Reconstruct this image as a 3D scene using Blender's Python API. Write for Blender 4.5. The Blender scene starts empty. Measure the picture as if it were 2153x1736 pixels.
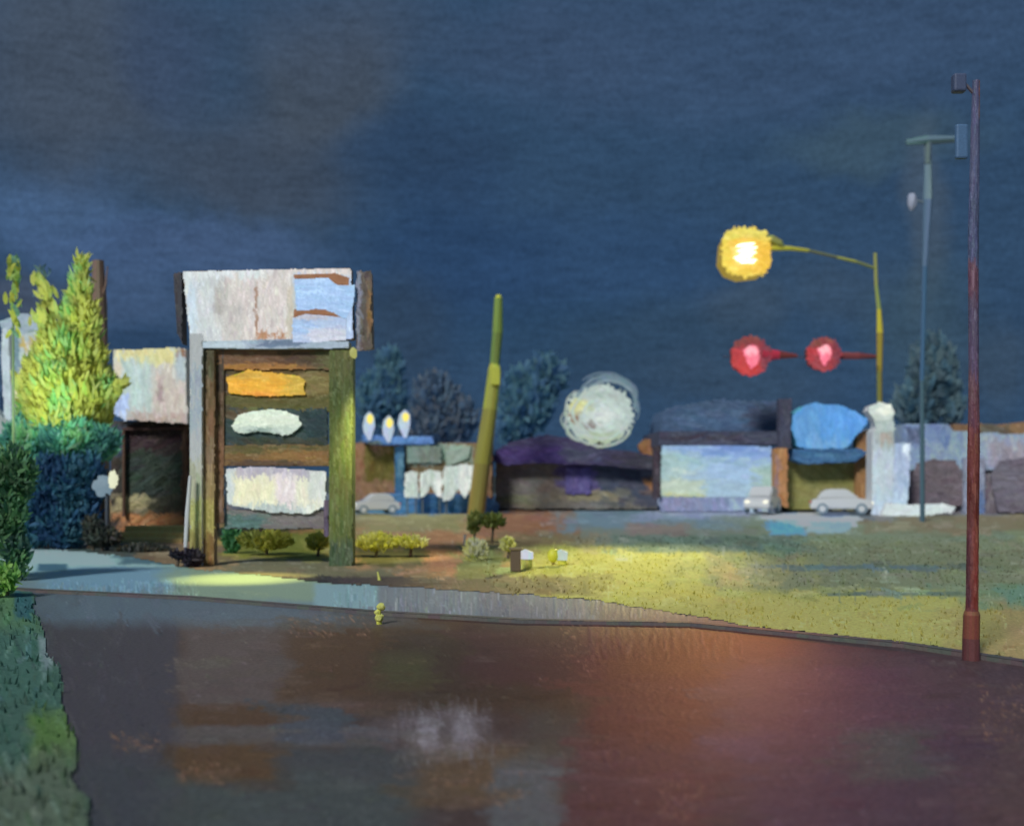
import bpy, bmesh, math, random
import numpy as np
from mathutils import Vector, Matrix

random.seed(7)
rng = np.random.default_rng(11)
CAMZ, F, CX, HZ = 1.7, 2309.0, 1076.5, 1000.0
sc = bpy.context.scene
COL = sc.collection
PI = math.pi

# ------------------------------------------------------------------ helpers
def P(sx, sy, Y):
    """reads a place measured on the picture at distance Y into metres"""
    return Vector(((sx - CX) / F * Y, Y, CAMZ - (sy - HZ) / F * Y))

def G(sx, sy, z=0.0):
    """a place on the ground"""
    Y = (CAMZ - z) * F / (sy - HZ)
    return Vector(((sx - CX) / F * Y, Y, z))

def lin(c):
    c = np.asarray(c, float) / 255.0
    return np.where(c <= 0.04045, c / 12.92, ((c + 0.055) / 1.055) ** 2.4)

def tag(o, label=None, cat=None, group=None, kind=None):
    if label: o['label'] = label
    if cat: o['category'] = cat
    if group: o['group'] = group
    if kind: o['kind'] = kind
    return o

def empty(name, loc=(0, 0, 0), label=None, cat=None, group=None):
    o = bpy.data.objects.new(name, None); COL.objects.link(o)
    o.location = loc
    o.empty_display_size = 0.2
    return tag(o, label, cat, group)

# ------------------------------------------------------------------ materials
def mat_col(name, lit=False, k=0.30, rough=0.65, bump=0.25, gscale=40.0, strength=1.0, var=0.16, spec=0.3, back=0.0, stretch=(1, 1, 1)):
    m = bpy.data.materials.new(name); m.use_nodes = True
    nt = m.node_tree; N = nt.nodes; L = nt.links
    b = N['Principled BSDF']
    at = N.new('ShaderNodeAttribute'); at.attribute_name = 'Col'
    tc = N.new('ShaderNodeTexCoord')
    mp = N.new('ShaderNodeMapping'); L.new(tc.outputs['Object'], mp.inputs[0])
    mp.inputs['Scale'].default_value = stretch
    n1 = N.new('ShaderNodeTexNoise'); n1.inputs['Scale'].default_value = gscale
    n1.inputs['Detail'].default_value = 5; n1.inputs['Roughness'].default_value = 0.65
    L.new(mp.outputs[0], n1.inputs['Vector'])
    mr = N.new('ShaderNodeMapRange'); mr.inputs[1].default_value = 0.3; mr.inputs[2].default_value = 0.7
    mr.inputs[3].default_value = 1 - var; mr.inputs[4].default_value = 1 + var
    L.new(n1.outputs['Fac'], mr.inputs[0])
    vm = N.new('ShaderNodeVectorMath'); vm.operation = 'SCALE'
    L.new(at.outputs['Color'], vm.inputs[0]); L.new(mr.outputs[0], vm.inputs['Scale'])
    if lit:
        b.inputs['Base Color'].default_value = (0.05, 0.05, 0.05, 1)
        L.new(vm.outputs[0], b.inputs['Emission Color'])
        b.inputs['Emission Strength'].default_value = strength
    else:
        v2 = N.new('ShaderNodeVectorMath'); v2.operation = 'SCALE'
        L.new(vm.outputs[0], v2.inputs[0]); v2.inputs['Scale'].default_value = 1.0 / k
        v3 = N.new('ShaderNodeVectorMath'); v3.operation = 'MINIMUM'
        L.new(v2.outputs[0], v3.inputs[0]); v3.inputs[1].default_value = (0.8, 0.8, 0.8)
        L.new(v3.outputs[0], b.inputs['Base Color'])
    b.inputs['Roughness'].default_value = rough
    b.inputs['Specular IOR Level'].default_value = spec
    bp = N.new('ShaderNodeBump'); bp.inputs['Strength'].default_value = bump; bp.inputs['Distance'].default_value = 0.6 / gscale
    L.new(n1.outputs['Fac'], bp.inputs['Height']); L.new(bp.outputs[0], b.inputs['Normal'])
    if back > 0:
        # thin leaves let some light through
        tr = N.new('ShaderNodeBsdfTranslucent'); mx = N.new('ShaderNodeMixShader'); mx.inputs[0].default_value = back
        L.new(v3.outputs[0], tr.inputs[0]); L.new(b.outputs[0], mx.inputs[1]); L.new(tr.outputs[0], mx.inputs[2])
        L.new(mx.outputs[0], N['Material Output'].inputs[0])
    return m

K = 0.46
M = {
    'near': mat_col('painted_metal', k=K, gscale=60, bump=0.2, rough=0.5),
    'wall': mat_col('weathered_render', k=K, gscale=5, bump=0.35, rough=0.8),
    'far': mat_col('distant_render', k=K, gscale=3, bump=0.3, rough=0.85),
    'sign_lit': mat_col('backlit_sign_face', lit=True, gscale=14, bump=0.2, var=0.10, strength=1.0, stretch=(1, 1, 0.35)),
    'shop_lit': mat_col('shop_glass_and_added_glow', lit=True, gscale=4, bump=0.1, var=0.10, strength=1.0),  # real lit glass, plus added glow for walls, tower, banners and bollard caps
    'hot': mat_col('bright_lamp_glass', lit=True, gscale=6, bump=0.1, var=0.06, strength=1.25),
    'core': mat_col('lamp_core', lit=True, gscale=6, bump=0.1, var=0.03, strength=3.0),
    'leaf': mat_col('leaves', k=.33, gscale=6, bump=0.1, rough=0.7, back=0.5, var=0.12),
    'dim_leaf': mat_col('distant_leaves', k=.25, gscale=2, bump=0.1, rough=.9, back=.6, var=.06),
    'grass': mat_col('grass_blades', k=.40, gscale=9, bump=0.1, rough=0.6, back=0.45, var=0.10),
    'ground': mat_col('earth_and_turf', k=0.36, gscale=22, bump=0.5, rough=0.9, spec=0.15, var=0.22),
    'walk': mat_col('worn_concrete', k=0.50, gscale=30, bump=0.35, rough=0.6, var=0.14),
    'road': mat_col('wet_patched_asphalt', k=0.63, gscale=26, bump=0.30, rough=0.55, spec=0.25, var=0.26, stretch=(1, 0.8, 1)),
    'car': mat_col('car_paint', k=.4, gscale=8, bump=0.02, rough=0.25, spec=0.6, var=0.05),
}

# ------------------------------------------------------------------ mesh builder with colours
class MB:
    def __init__(s): s.v = []; s.f = []; s.c = []
    def face(s, pts, col):
        i = len(s.v); s.v += [tuple(p) for p in pts]; s.f.append(tuple(range(i, i + len(pts)))); s.c.append(tuple(lin(col)))
    def box(s, a, b, col, rz=0.0, piv=None, bev=0.0):
        (x0, y0, z0), (x1, y1, z1) = a, b
        x0, x1 = min(x0, x1), max(x0, x1); y0, y1 = min(y0, y1), max(y0, y1); z0, z1 = min(z0, z1), max(z0, z1)
        bm = bmesh.new(); bmesh.ops.create_cube(bm, size=1)
        for v in bm.verts:
            v.co = Vector(((x0 + x1) / 2 + v.co.x * (x1 - x0), (y0 + y1) / 2 + v.co.y * (y1 - y0), (z0 + z1) / 2 + v.co.z * (z1 - z0)))
        if bev > 0: bmesh.ops.bevel(bm, geom=bm.edges[:] , offset=bev, segments=2, affect='EDGES', profile=0.5)
        if rz:
            pv = Vector(piv) if piv is not None else Vector(((x0 + x1) / 2, (y0 + y1) / 2, 0))
            bmesh.ops.rotate(bm, verts=bm.verts, cent=pv, matrix=Matrix.Rotation(rz, 3, 'Z'))
        s.add_bm(bm, col); return s
    def add_bm(s, bm, col):
        i = len(s.v); bm.verts.index_update()
        s.v += [tuple(v.co) for v in bm.verts]
        cl = tuple(lin(col))
        for f in bm.faces: s.f.append(tuple(i + v.index for v in f.verts)); s.c.append(cl)
        bm.free()
    def tube(s, pts, rad, col, n=10, jit=0.0, cols=None, cap=True):
        """round tube through pts with a radius per point"""
        pts = [Vector(p) for p in pts]
        if not hasattr(rad, '__len__'): rad = [rad] * len(pts)
        base = len(s.v); up = Vector((0.03, 0.99, 0.1)).normalized()
        for i, p in enumerate(pts):
            d = (pts[min(i + 1, len(pts) - 1)] - pts[max(i - 1, 0)]).normalized()
            a = d.cross(up)
            if a.length < 1e-3: a = d.cross(Vector((1, 0, 0)))
            a.normalize(); b = d.cross(a).normalized()
            for j in range(n):
                t = 2 * PI * j / n; r = rad[i] * (1 + jit * (random.random() - .5))
                s.v.append(tuple(p + a * math.cos(t) * r + b * math.sin(t) * r))
        for i in range(len(pts) - 1):
            c = cols[i] if cols else col
            for j in range(n):
                cc = [min(255, max(0, x * (1 + 0.10 * (random.random() - .5)))) for x in c]
                s.f.append((base + i * n + j, base + i * n + (j + 1) % n, base + (i + 1) * n + (j + 1) % n, base + (i + 1) * n + j)); s.c.append(tuple(lin(cc)))
        if cap:
            s.f.append(tuple(base + j for j in range(n))); s.c.append(tuple(lin(col)))
            s.f.append(tuple(base + (len(pts) - 1) * n + j for j in reversed(range(n)))); s.c.append(tuple(lin(col)))
        return s
    def ball(s, c, r, col, sub=2, jit=0.0):
        bm = bmesh.new(); bmesh.ops.create_icosphere(bm, subdivisions=sub, radius=1)
        r = r if hasattr(r, '__len__') else (r, r, r)
        for v in bm.verts:
            q = 1 + jit * (random.random() - .5)
            v.co = Vector((c[0] + v.co.x * r[0] * q, c[1] + v.co.y * r[1] * q, c[2] + v.co.z * r[2] * q))
        s.add_bm(bm, col); return s
    def prism(s, poly, Y, depth, col, bev=0.0):
        """polygon of picture points raised at distance Y and given a real depth behind it"""
        bm = bmesh.new()
        a = [bm.verts.new(P(x, y, Y)) for x, y in poly]
        f = bm.faces.new(a)
        r = bmesh.ops.extrude_face_region(bm, geom=[f])
        for g in r['geom']:
            if isinstance(g, bmesh.types.BMVert): g.co.y += depth
        bmesh.ops.recalc_face_normals(bm, faces=bm.faces)
        if bev > 0: bmesh.ops.bevel(bm, geom=bm.edges[:], offset=bev, segments=1, affect='EDGES')
        s.add_bm(bm, col); return s
    def stroke(s, c, d, side, ln, wd, col, curve=0.0, seg=4, nrm=None, taper=True):
        """one narrow leaf or blade"""
        c = Vector(c); d = Vector(d).normalized(); side = Vector(side).normalized()
        nrm = Vector(nrm) if nrm is not None else d.cross(side)
        base = len(s.v)
        for i in range(seg + 1):
            t = i / seg; w = wd * (math.sin(PI * (0.12 + 0.86 * t)) if taper else 1)
            p = c + d * ln * (t - .5) + nrm * curve * ln * math.sin(PI * t)
            s.v.append(tuple(p - side * w / 2)); s.v.append(tuple(p + side * w / 2))
        cl = tuple(lin(col))
        for i in range(seg):
            a = base + 2 * i; s.f.append((a, a + 1, a + 3, a + 2)); s.c.append(cl)
    def build(s, name, mat, parent=None, smooth=False, origin=None):
        me = bpy.data.meshes.new(name)
        vs = np.array(s.v, dtype=np.float32)
        me.from_pydata([tuple(v) for v in vs], [], s.f); me.update()
        ca = me.color_attributes.new('Col', 'FLOAT_COLOR', 'CORNER')
        counts = np.array([len(f) for f in s.f]); cc = np.repeat(np.array(s.c, dtype=np.float32), counts, axis=0)
        cc = np.concatenate([cc, np.ones((len(cc), 1), np.float32)], axis=1)
        ca.data.foreach_set('color', cc.ravel())
        return finish(name, me, mat, parent, smooth)

def finish(name, me, mat, parent, smooth=False):
    o = bpy.data.objects.new(name, me); COL.objects.link(o)
    me.materials.append(M[mat] if isinstance(mat, str) else mat)
    if smooth: me.polygons.foreach_set('use_smooth', [True] * len(me.polygons))
    if parent is not None:
        o.parent = parent; o.matrix_parent_inverse = Matrix.Identity(4)
        # the mesh was written in world metres: take the thing's place off it
        root = parent; off = Vector((0, 0, 0))
        while root is not None: off += root.location; root = root.parent
        me.transform(Matrix.Translation(-off))
    else:
        co = np.empty(len(me.vertices) * 3, np.float32); me.vertices.foreach_get('co', co); co = co.reshape(-1, 3)
        c = (co.min(0) + co.max(0)) / 2; base = Vector((float(c[0]), float(c[1]), float(co[:, 2].min())))
        me.transform(Matrix.Translation(-base)); o.location = base
    return o

# ------------------------------------------------------------------ brushed surfaces: a fine grid whose colour and relief are laid on stroke by stroke
def vnoise(X, Y, scale, seed):
    r = np.random.default_rng(seed); T = r.random((64, 64))
    u = X / scale; v = Y / scale
    iu = np.floor(u).astype(int); iv = np.floor(v).astype(int); fu = u - iu; fv = v - iv
    fu = fu * fu * (3 - 2 * fu); fv = fv * fv * (3 - 2 * fv)
    a = T[iv % 64, iu % 64]; b = T[iv % 64, (iu + 1) % 64]; c = T[(iv + 1) % 64, iu % 64]; d = T[(iv + 1) % 64, (iu + 1) % 64]
    return (a * (1 - fu) + b * fu) * (1 - fv) + (c * (1 - fu) + d * fu) * fv - 0.5

class Canvas:
    def __init__(s, x0, y0, x1, y1, step, base, seed=1):
        s.x = np.arange(x0, x1 + step * .5, step, dtype=float); s.y = np.arange(y0, y1 + step * .5, step, dtype=float)
        s.step = step; s.X, s.Y = np.meshgrid(s.x, s.y); s.seed = seed
        s.col = np.tile(np.array(base, float), (len(s.y), len(s.x), 1)); s.h = np.zeros_like(s.X)
        s.r = np.random.default_rng(seed)
    def patch(s, x0, y0, x1, y1, c, op=1.0, soft=0.3, rect=True, rag=0.35, nsc=None, lean=0.0):
        cx, cy, rx, ry = (x0 + x1) / 2, (y0 + y1) / 2, abs(x1 - x0) / 2, abs(y1 - y0) / 2
        s.seed += 1
        nsc = nsc or max(6, min(rx, ry) * .6)
        n = vnoise(s.X, s.Y, nsc, s.seed) + .5 * vnoise(s.X, s.Y, nsc * .4, s.seed + 500)
        u = np.abs(s.X - cx - lean * (s.Y - cy)) / rx; v = np.abs(s.Y - cy) / ry
        d = (np.maximum(u, v) if rect else np.sqrt(u * u + v * v)) + rag * n
        a = np.clip((1 + soft * .5 - d) / max(soft, 1e-3), 0, 1) * op; a = (a * a * (3 - 2 * a))[..., None] if op == 1 else a[..., None]
        s.col = s.col * (1 - a) + np.array(c, float) * a; return s
    def strokes(s, n, l, w, ang=0.0, aj=0.25, jit=10, bj=9, op=0.8, region=None, colors=None, rel=1.0):
        src = s.col.copy(); r = s.r; H, W = s.X.shape
        x0, y0, x1, y1 = region or (s.x[0], s.y[0], s.x[-1], s.y[-1])
        for _ in range(n):
            cx = r.uniform(x0, x1); cy = r.uniform(y0, y1); a = ang + r.normal() * aj
            L_ = l * r.uniform(.5, 1.4); w_ = w * r.uniform(.6, 1.4); R = L_ + w_
            i0 = int(max(0, (cx - R - s.x[0]) / s.step)); i1 = int(min(W, (cx + R - s.x[0]) / s.step + 1))
            j0 = int(max(0, (cy - R - s.y[0]) / s.step)); j1 = int(min(H, (cy + R - s.y[0]) / s.step + 1))
            if i1 <= i0 or j1 <= j0: continue
            X = s.X[j0:j1, i0:i1] - cx; Y = s.Y[j0:j1, i0:i1] - cy
            u = X * math.cos(a) + Y * math.sin(a); v = -X * math.sin(a) + Y * math.cos(a) + .06 * u * u / max(L_, 1) * r.normal()
            nb = 9; idx = np.clip(((v / w_ + 1) * .5 * nb).astype(int), 0, nb - 1)
            br = r.normal(size=nb); en = r.uniform(.6, 1.15, size=nb); st = r.uniform(.6, 1.15, size=nb)
            m = (np.abs(v) < w_) & (u < L_ * en[idx]) & (u > -L_ * st[idx])
            if colors is not None: c = np.array(colors[r.integers(len(colors))], float)
            else:
                jj = int(np.clip((cy - s.y[0]) / s.step, 0, H - 1)); ii = int(np.clip((cx - s.x[0]) / s.step, 0, W - 1)); c = src[jj, ii]
            c = c + r.normal() * jit + r.normal(size=3) * jit * .35
            o = (m * np.clip(op + .15 * br[idx], 0, 1))[..., None]
            s.col[j0:j1, i0:i1] = s.col[j0:j1, i0:i1] * (1 - o) + (c + (br[idx] * bj)[..., None]) * o
            s.h[j0:j1, i0:i1] = np.where(m, .5 * s.h[j0:j1, i0:i1] + rel * (.6 + .35 * br[idx]), s.h[j0:j1, i0:i1])
        return s
    def edge(s, fn, rag=3.0, nsc=9.0):
        """fn(X,Y) > 0 inside, in picture units; ragged by noise"""
        n = vnoise(s.X, s.Y, nsc, s.seed + 77) + .6 * vnoise(s.X, s.Y * .5, nsc * .35, s.seed + 99)
        s.mask = fn(s.X, s.Y) + rag * 2 * n > 0; return s
    def build(s, name, mapf, mat, parent=None, relief=0.01):
        H, W = s.X.shape
        co = mapf(s.X, s.Y, s.h * relief)
        mask = getattr(s, 'mask', np.ones_like(s.X, bool))
        fm = mask[:-1, :-1] & mask[1:, :-1] & mask[:-1, 1:] & mask[1:, 1:]
        idx = np.arange(H * W).reshape(H, W)
        q = np.stack([idx[:-1, :-1], idx[1:, :-1], idx[1:, 1:], idx[:-1, 1:]], -1)[fm]
        used = np.unique(q); rm = -np.ones(H * W, int); rm[used] = np.arange(len(used))
        q = rm[q]; v = co.reshape(-1, 3)[used]; c = lin(np.clip(s.col, 0, 255)).reshape(-1, 3)[used]
        me = bpy.data.meshes.new(name)
        me.vertices.add(len(v)); me.vertices.foreach_set('co', v.astype(np.float32).ravel())
        me.loops.add(q.size); me.loops.foreach_set('vertex_index', q.astype(np.int32).ravel())
        me.polygons.add(len(q)); me.polygons.foreach_set('loop_start', np.arange(0, q.size, 4, dtype=np.int32))
        me.update(calc_edges=True); me.validate()
        ca = me.color_attributes.new('Col', 'FLOAT_COLOR', 'POINT')
        ca.data.foreach_set('color', np.concatenate([c, np.ones((len(c), 1))], 1).astype(np.float32).ravel())
        return finish(name, me, mat, parent)

def upright(Y, slope=0.0, x_ref=0.0):
    def f(X, S, h):
        Yw = Y + slope * (X - x_ref)
        return np.stack([(X - CX) / F * Yw, Yw - h, CAMZ - (S - HZ) / F * Yw], -1)
    return f
def flat(z):
    def f(X, S, h):
        Yw = (CAMZ - z) * F / (S - HZ)
        return np.stack([(X - CX) / F * Yw, Yw, z + h], -1)
    return f
def rect_sd(x0, y0, x1, y1):
    return lambda X, Y: -np.maximum(np.abs(X - (x0 + x1) / 2) - (x1 - x0) / 2, np.abs(Y - (y0 + y1) / 2) - (y1 - y0) / 2)
def ell_sd(x0, y0, x1, y1):
    rx, ry = (x1 - x0) / 2, (y1 - y0) / 2
    return lambda X, Y: (1 - np.sqrt(((X - (x0 + x1) / 2) / rx) ** 2 + ((Y - (y0 + y1) / 2) / ry) ** 2)) * min(rx, ry)
def poly_sd(poly):
    pts = np.array(poly, float)
    def f(X, Y):
        d = np.full(X.shape, 1e9); ins = np.zeros(X.shape, bool)
        for i in range(len(pts)):
            a = pts[i]; b = pts[(i + 1) % len(pts)]; e = b - a; wx = X - a[0]; wy = Y - a[1]
            t = np.clip((wx * e[0] + wy * e[1]) / max(e @ e, 1e-6), 0, 1)
            d = np.minimum(d, np.hypot(wx - e[0] * t, wy - e[1] * t))
            c = ((a[1] > Y) != (b[1] > Y)) & (X < (b[0] - a[0]) * (Y - a[1]) / (b[1] - a[1] + 1e-9) + a[0])
            ins ^= c
        return np.where(ins, d, -d)
    return f
def rpoly(x0, y0, x1, y1): return [(x0, y0), (x1, y0), (x1, y1), (x0, y1)]
def shrink(poly, d):
    cx = sum(p[0] for p in poly) / len(poly); cy = sum(p[1] for p in poly) / len(poly)
    out = []
    for x, y in poly:
        l = math.hypot(x - cx, y - cy); out.append((cx + (x - cx) * max(0, 1 - d / l), cy + (y - cy) * max(0, 1 - d / l)))
    return out

def board(parent, name, Y, poly, base, mat, **kw):
    if Y < 25: kw.setdefault('relief', .003); kw.setdefault('jit', 6); kw.setdefault('bj', 5)
    return board_(parent, name, Y, poly, base, mat, **kw)

def board_(parent, name, Y, poly, base, mat, nsc=9.0, patches=(), st=(300, 16, 3, 0.0), depth=0.25, rag=2.5, step=2.5, jit=7, bj=7, backcol=None, seed=1, relief=0.02, front=0.03, backmat='far', shape=None, colors=None):
    """a wall or sign face: a solid body with a brushed front; one mesh for the front, the body its own mesh only when asked"""
    xs = [p[0] for p in poly]; ys = [p[1] for p in poly]; m = rag * 2 + 2
    c = Canvas(min(xs) - m, min(ys) - m, max(xs) + m, max(ys) + m, step, base, seed)
    for p in patches:
        kw = dict(p[5]) if len(p) > 5 else {}
        c.patch(p[0], p[1], p[2], p[3], p[4], **kw)
    c.strokes(st[0], st[1], st[2], st[3], jit=jit, bj=bj, colors=colors)
    c.edge(shape or poly_sd(poly), rag, nsc)
    face = c.build(name, upright(Y - front), mat, parent, relief)
    b = MB(); b.prism(shrink(poly, rag * 1.3), Y, depth, backcol or base)
    tmp = b.build(name + '_tmp', backmat, parent)
    # join body and face into one mesh object with two materials
    join(face, tmp)
    return face

def join(a, b):
    """fold mesh object b into a (same parent space)"""
    ma, mb_ = a.data, b.data
    off = b.location - a.location
    na = len(ma.vertices)
    va = np.empty(na * 3, np.float32); ma.vertices.foreach_get('co', va); va = va.reshape(-1, 3)
    vb = np.empty(len(mb_.vertices) * 3, np.float32); mb_.vertices.foreach_get('co', vb); vb = vb.reshape(-1, 3) + np.array(off)
    def polys(me): return [tuple(p.vertices) for p in me.polygons]
    pa = polys(ma); pb = [tuple(i + na for i in p) for p in polys(mb_)]
    def cols(me):
        at = me.color_attributes['Col']; n = len(at.data); c = np.empty(n * 4, np.float32); at.data.foreach_get('color', c); c = c.reshape(-1, 4)
        if at.domain == 'POINT':
            li = np.empty(len(me.loops), np.int32); me.loops.foreach_get('vertex_index', li); c = c[li]
        return c
    cc = np.concatenate([cols(ma), cols(mb_)])
    ia = [p.material_index for p in ma.polygons]; mats = list(ma.materials)
    ib = []
    for p in mb_.polygons:
        mm = mb_.materials[p.material_index]
        if mm not in mats: mats.append(mm)
        ib.append(mats.index(mm))
    me = bpy.data.meshes.new(a.name)
    me.from_pydata([tuple(map(float, v)) for v in np.concatenate([va, vb])], [], pa + pb); me.update()
    at = me.color_attributes.new('Col', 'FLOAT_COLOR', 'CORNER'); at.data.foreach_set('color', cc.ravel())
    for mm in mats: me.materials.append(mm)
    me.polygons.foreach_set('material_index', ia + ib)
    a.data = me
    bpy.data.objects.remove(b); bpy.data.meshes.remove(mb_); bpy.data.meshes.remove(ma); me.name = a.name

for _m in ('sign_lit', 'shop_lit', 'hot'): M[_m].cycles.emission_sampling = 'NONE'

def lamp(name, kind, loc, power, col, target=None, size=60, blend=1.0, radius=0.15, parent=None):
    l = bpy.data.lights.new(name, kind); l.energy = power; l.color = col; l.shadow_soft_size = radius
    o = bpy.data.objects.new(name, l); COL.objects.link(o); o.location = loc
    if kind == 'SPOT':
        l.spot_size = math.radians(size); l.spot_blend = blend
    if target is not None:
        o.rotation_euler = (Vector(target) - Vector(loc)).to_track_quat('-Z', 'Y').to_euler()
    if parent is not None:
        o.parent = parent; o.location = Vector(loc) - parent.location
    return o

def interp(curve):
    xs = [p[0] for p in curve]; ys = [p[1] for p in curve]
    return lambda X: np.interp(X, xs, ys)

# ================================================================== GROUND
kerb = interp([(-1400, 1160), (-500, 1205), (60, 1240), (400, 1256), (790, 1287), (1100, 1304), (1450, 1310), (1900, 1354), (2153, 1392), (2700, 1480), (3800, 1665)])
walk_far = interp([(-1400, 1085), (-500, 1120), (60, 1150), (240, 1166), (400, 1194), (700, 1226), (1000, 1242), (1250, 1262), (1500, 1301), (1600, 1322), (2700, 1490), (3800, 1675)])

# wide ground sheet to the horizon
b = MB(); b.face([(-2500, -60, -.06), (2500, -60, -.06), (2500, 4000, -.06), (-2500, 4000, -.06)], (62, 66, 62))
tag(b.build('ground', 'ground'), kind='structure')

# road
c = Canvas(-1400, 1130, 3700, 1900, 4, (72, 58, 54), 21)
pt = c.patch
pt(-1400, 1150, 380, 1900, (72, 68, 73), soft=.3, rag=.1)
pt(100, 1290, 385, 1560, (72, 66, 72), soft=.15, rag=.1)
pt(385, 1300, 820, 1510, (88, 68, 58), soft=.2, rag=.15)
pt(385, 1290, 600, 1560, (94, 80, 76), soft=.3, rag=.15)
pt(600, 1290, 1010, 1470, (84, 60, 42), soft=.4, rag=.2)
pt(800, 1330, 1250, 1500, (70, 54, 40), soft=.5, rag=.3)
pt(980, 1310, 1260, 1440, (76, 52, 46), soft=.5, rag=.3)
pt(370, 1480, 600, 1525, (86, 62, 44), soft=.6, rag=.25)
pt(370, 1525, 800, 1570, (92, 82, 78), soft=.4, rag=.15)
pt(355, 1565, 600, 1650, (90, 66, 44), soft=.5, rag=.3)
pt(590, 1480, 720, 1560, (74, 76, 82), soft=.3, rag=.2)
pt(590, 1570, 900, 1700, (72, 72, 72), soft=.5, rag=.2)
pt(150, 1600, 360, 1900, (68, 68, 72), soft=.4, rag=.2)
pt(360, 1640, 900, 1900, (72, 76, 74), soft=.4, rag=.3)
pt(800, 1375, 900, 1440, (80, 78, 44), soft=1.0, rag=.4, op=.7)
pt(880, 1560, 1190, 1690, (98, 78, 58), soft=.7, rag=.3)
pt(1220, 1300, 1700, 1620, (92, 56, 50), soft=.35, rag=.2)
pt(1190, 1560, 1500, 1900, (88, 58, 58), soft=.3, rag=.2)
pt(1090, 1480, 1210, 1640, (72, 70, 62), soft=.9, rag=.5, op=.7)
pt(1030, 1600, 1180, 1760, (92, 92, 92), soft=.6, rag=.4)
pt(1290, 1316, 1540, 1420, (98, 62, 46), soft=.8, rag=.3)
pt(1500, 1380, 2153, 1900, (80, 62, 70), soft=.5, rag=.25)
pt(1560, 1400, 2000, 1560, (88, 64, 72), soft=.6, rag=.3)
pt(1780, 1530, 1960, 1640, (80, 78, 74), soft=.7, rag=.3)
pt(1480, 1540, 1620, 1590, (90, 70, 88), soft=.9, rag=.4, op=.6)
pt(2050, 1430, 3700, 1900, (92, 70, 68), soft=.5, rag=.3)
pt(810, 1490, 1040, 1590, (116, 108, 110), op=.55, soft=.8, rect=False, rag=.5)  # pale smear: wet-road reflection painted into the asphalt colour
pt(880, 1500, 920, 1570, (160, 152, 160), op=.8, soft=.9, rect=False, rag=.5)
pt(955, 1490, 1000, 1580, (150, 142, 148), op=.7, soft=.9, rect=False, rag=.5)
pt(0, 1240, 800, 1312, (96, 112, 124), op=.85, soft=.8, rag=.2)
c.strokes(420, 85, 9, 0.0, aj=.06, jit=3, bj=3, op=.5, region=(330, 1290, 3700, 1900), rel=.6)
c.strokes(1500, 34, 7, 0.0, aj=.10, jit=4, bj=4, op=.6, region=(380, 1270, 3700, 1900), rel=.8)
c.strokes(500, 26, 9, 1.3, aj=.3, jit=4, bj=4, op=.5, region=(-1400, 1240, 400, 1900), rel=.8)
c.strokes(260, 16, 3, 1.5, aj=.05, jit=6, bj=7, op=.6, region=(1240, 1310, 1560, 1380))
c.strokes(150, 20, 3, 1.5, aj=.2, jit=6, bj=8, op=.12, region=(820, 1480, 1040, 1600), colors=[(128, 120, 124), (112, 103, 104), (98, 88, 84)])  # upright streaks of the same painted reflection
c.strokes(420, 30, 2, 0.1, aj=.25, jit=4, bj=9, op=.45, rel=.5)
c.strokes(3600, 7, 1.6, 0.0, aj=.5, jit=14, bj=8, op=.4, rel=.5)
for q_ in ((230, 1540, 340, 1580), (370, 1600, 470, 1650), (900, 1620, 1100, 1700), (600, 1290, 780, 1340), (2060, 1440, 2150, 1560), (1380, 1640, 1480, 1730), (1180, 1300, 1260, 1420)): c.strokes(110, 5, 1.6, .3, aj=.8, jit=10, bj=8, op=.28, region=q_, colors=[(150, 110, 84), (124, 92, 70)])
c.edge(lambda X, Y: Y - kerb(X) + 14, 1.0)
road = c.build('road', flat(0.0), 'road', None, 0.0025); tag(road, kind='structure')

# sidewalk
c = Canvas(-1400, 1060, 3700, 1680, 3, (104, 122, 128), 22); pt = c.patch
pt(-1400, 1100, 250, 1205, (146, 174, 174), soft=.3, rag=.1)  # cool light from the facade painted into the concrete as a paler tone
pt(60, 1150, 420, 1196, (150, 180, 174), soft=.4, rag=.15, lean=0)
pt(90, 1192, 420, 1242, (104, 136, 154), soft=.4, rag=.15)
pt(80, 1185, 140, 1200, (62, 94, 112), soft=.4, rag=.15)
pt(250, 1160, 400, 1186, (72, 100, 110), soft=.5, rag=.2)
pt(360, 1190, 800, 1262, (122, 140, 120), soft=.5, rag=.2)
pt(660, 1226, 795, 1280, (124, 150, 154), soft=.3, rag=.15)
pt(795, 1230, 1000, 1310, (110, 114, 120), soft=.15, rag=.1)
pt(1000, 1240, 1240, 1310, (98, 98, 108), soft=.4, rag=.1)
pt(1240, 1250, 1600, 1315, (92, 84, 82), soft=.5, rag=.2)
pt(1560, 1280, 3700, 1520, (84, 78, 76), soft=.2, rag=.1)
c.strokes(900, 30, 5, 0.09, aj=.06, jit=5, bj=5, op=.7)
c.strokes(420, 14, 1.8, 1.57, aj=.05, jit=9, bj=9, op=.6, region=(100, 1232, 420, 1262))
c.strokes(520, 18, 1.6, 1.57, aj=.04, jit=10, bj=9, op=.65, region=(700, 1240, 1500, 1312))
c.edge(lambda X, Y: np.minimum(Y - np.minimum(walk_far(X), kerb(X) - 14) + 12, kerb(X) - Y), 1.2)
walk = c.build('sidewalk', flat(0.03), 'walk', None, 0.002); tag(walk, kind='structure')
b = MB()
xs = list(range(-1400, 3700, 25))
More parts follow.
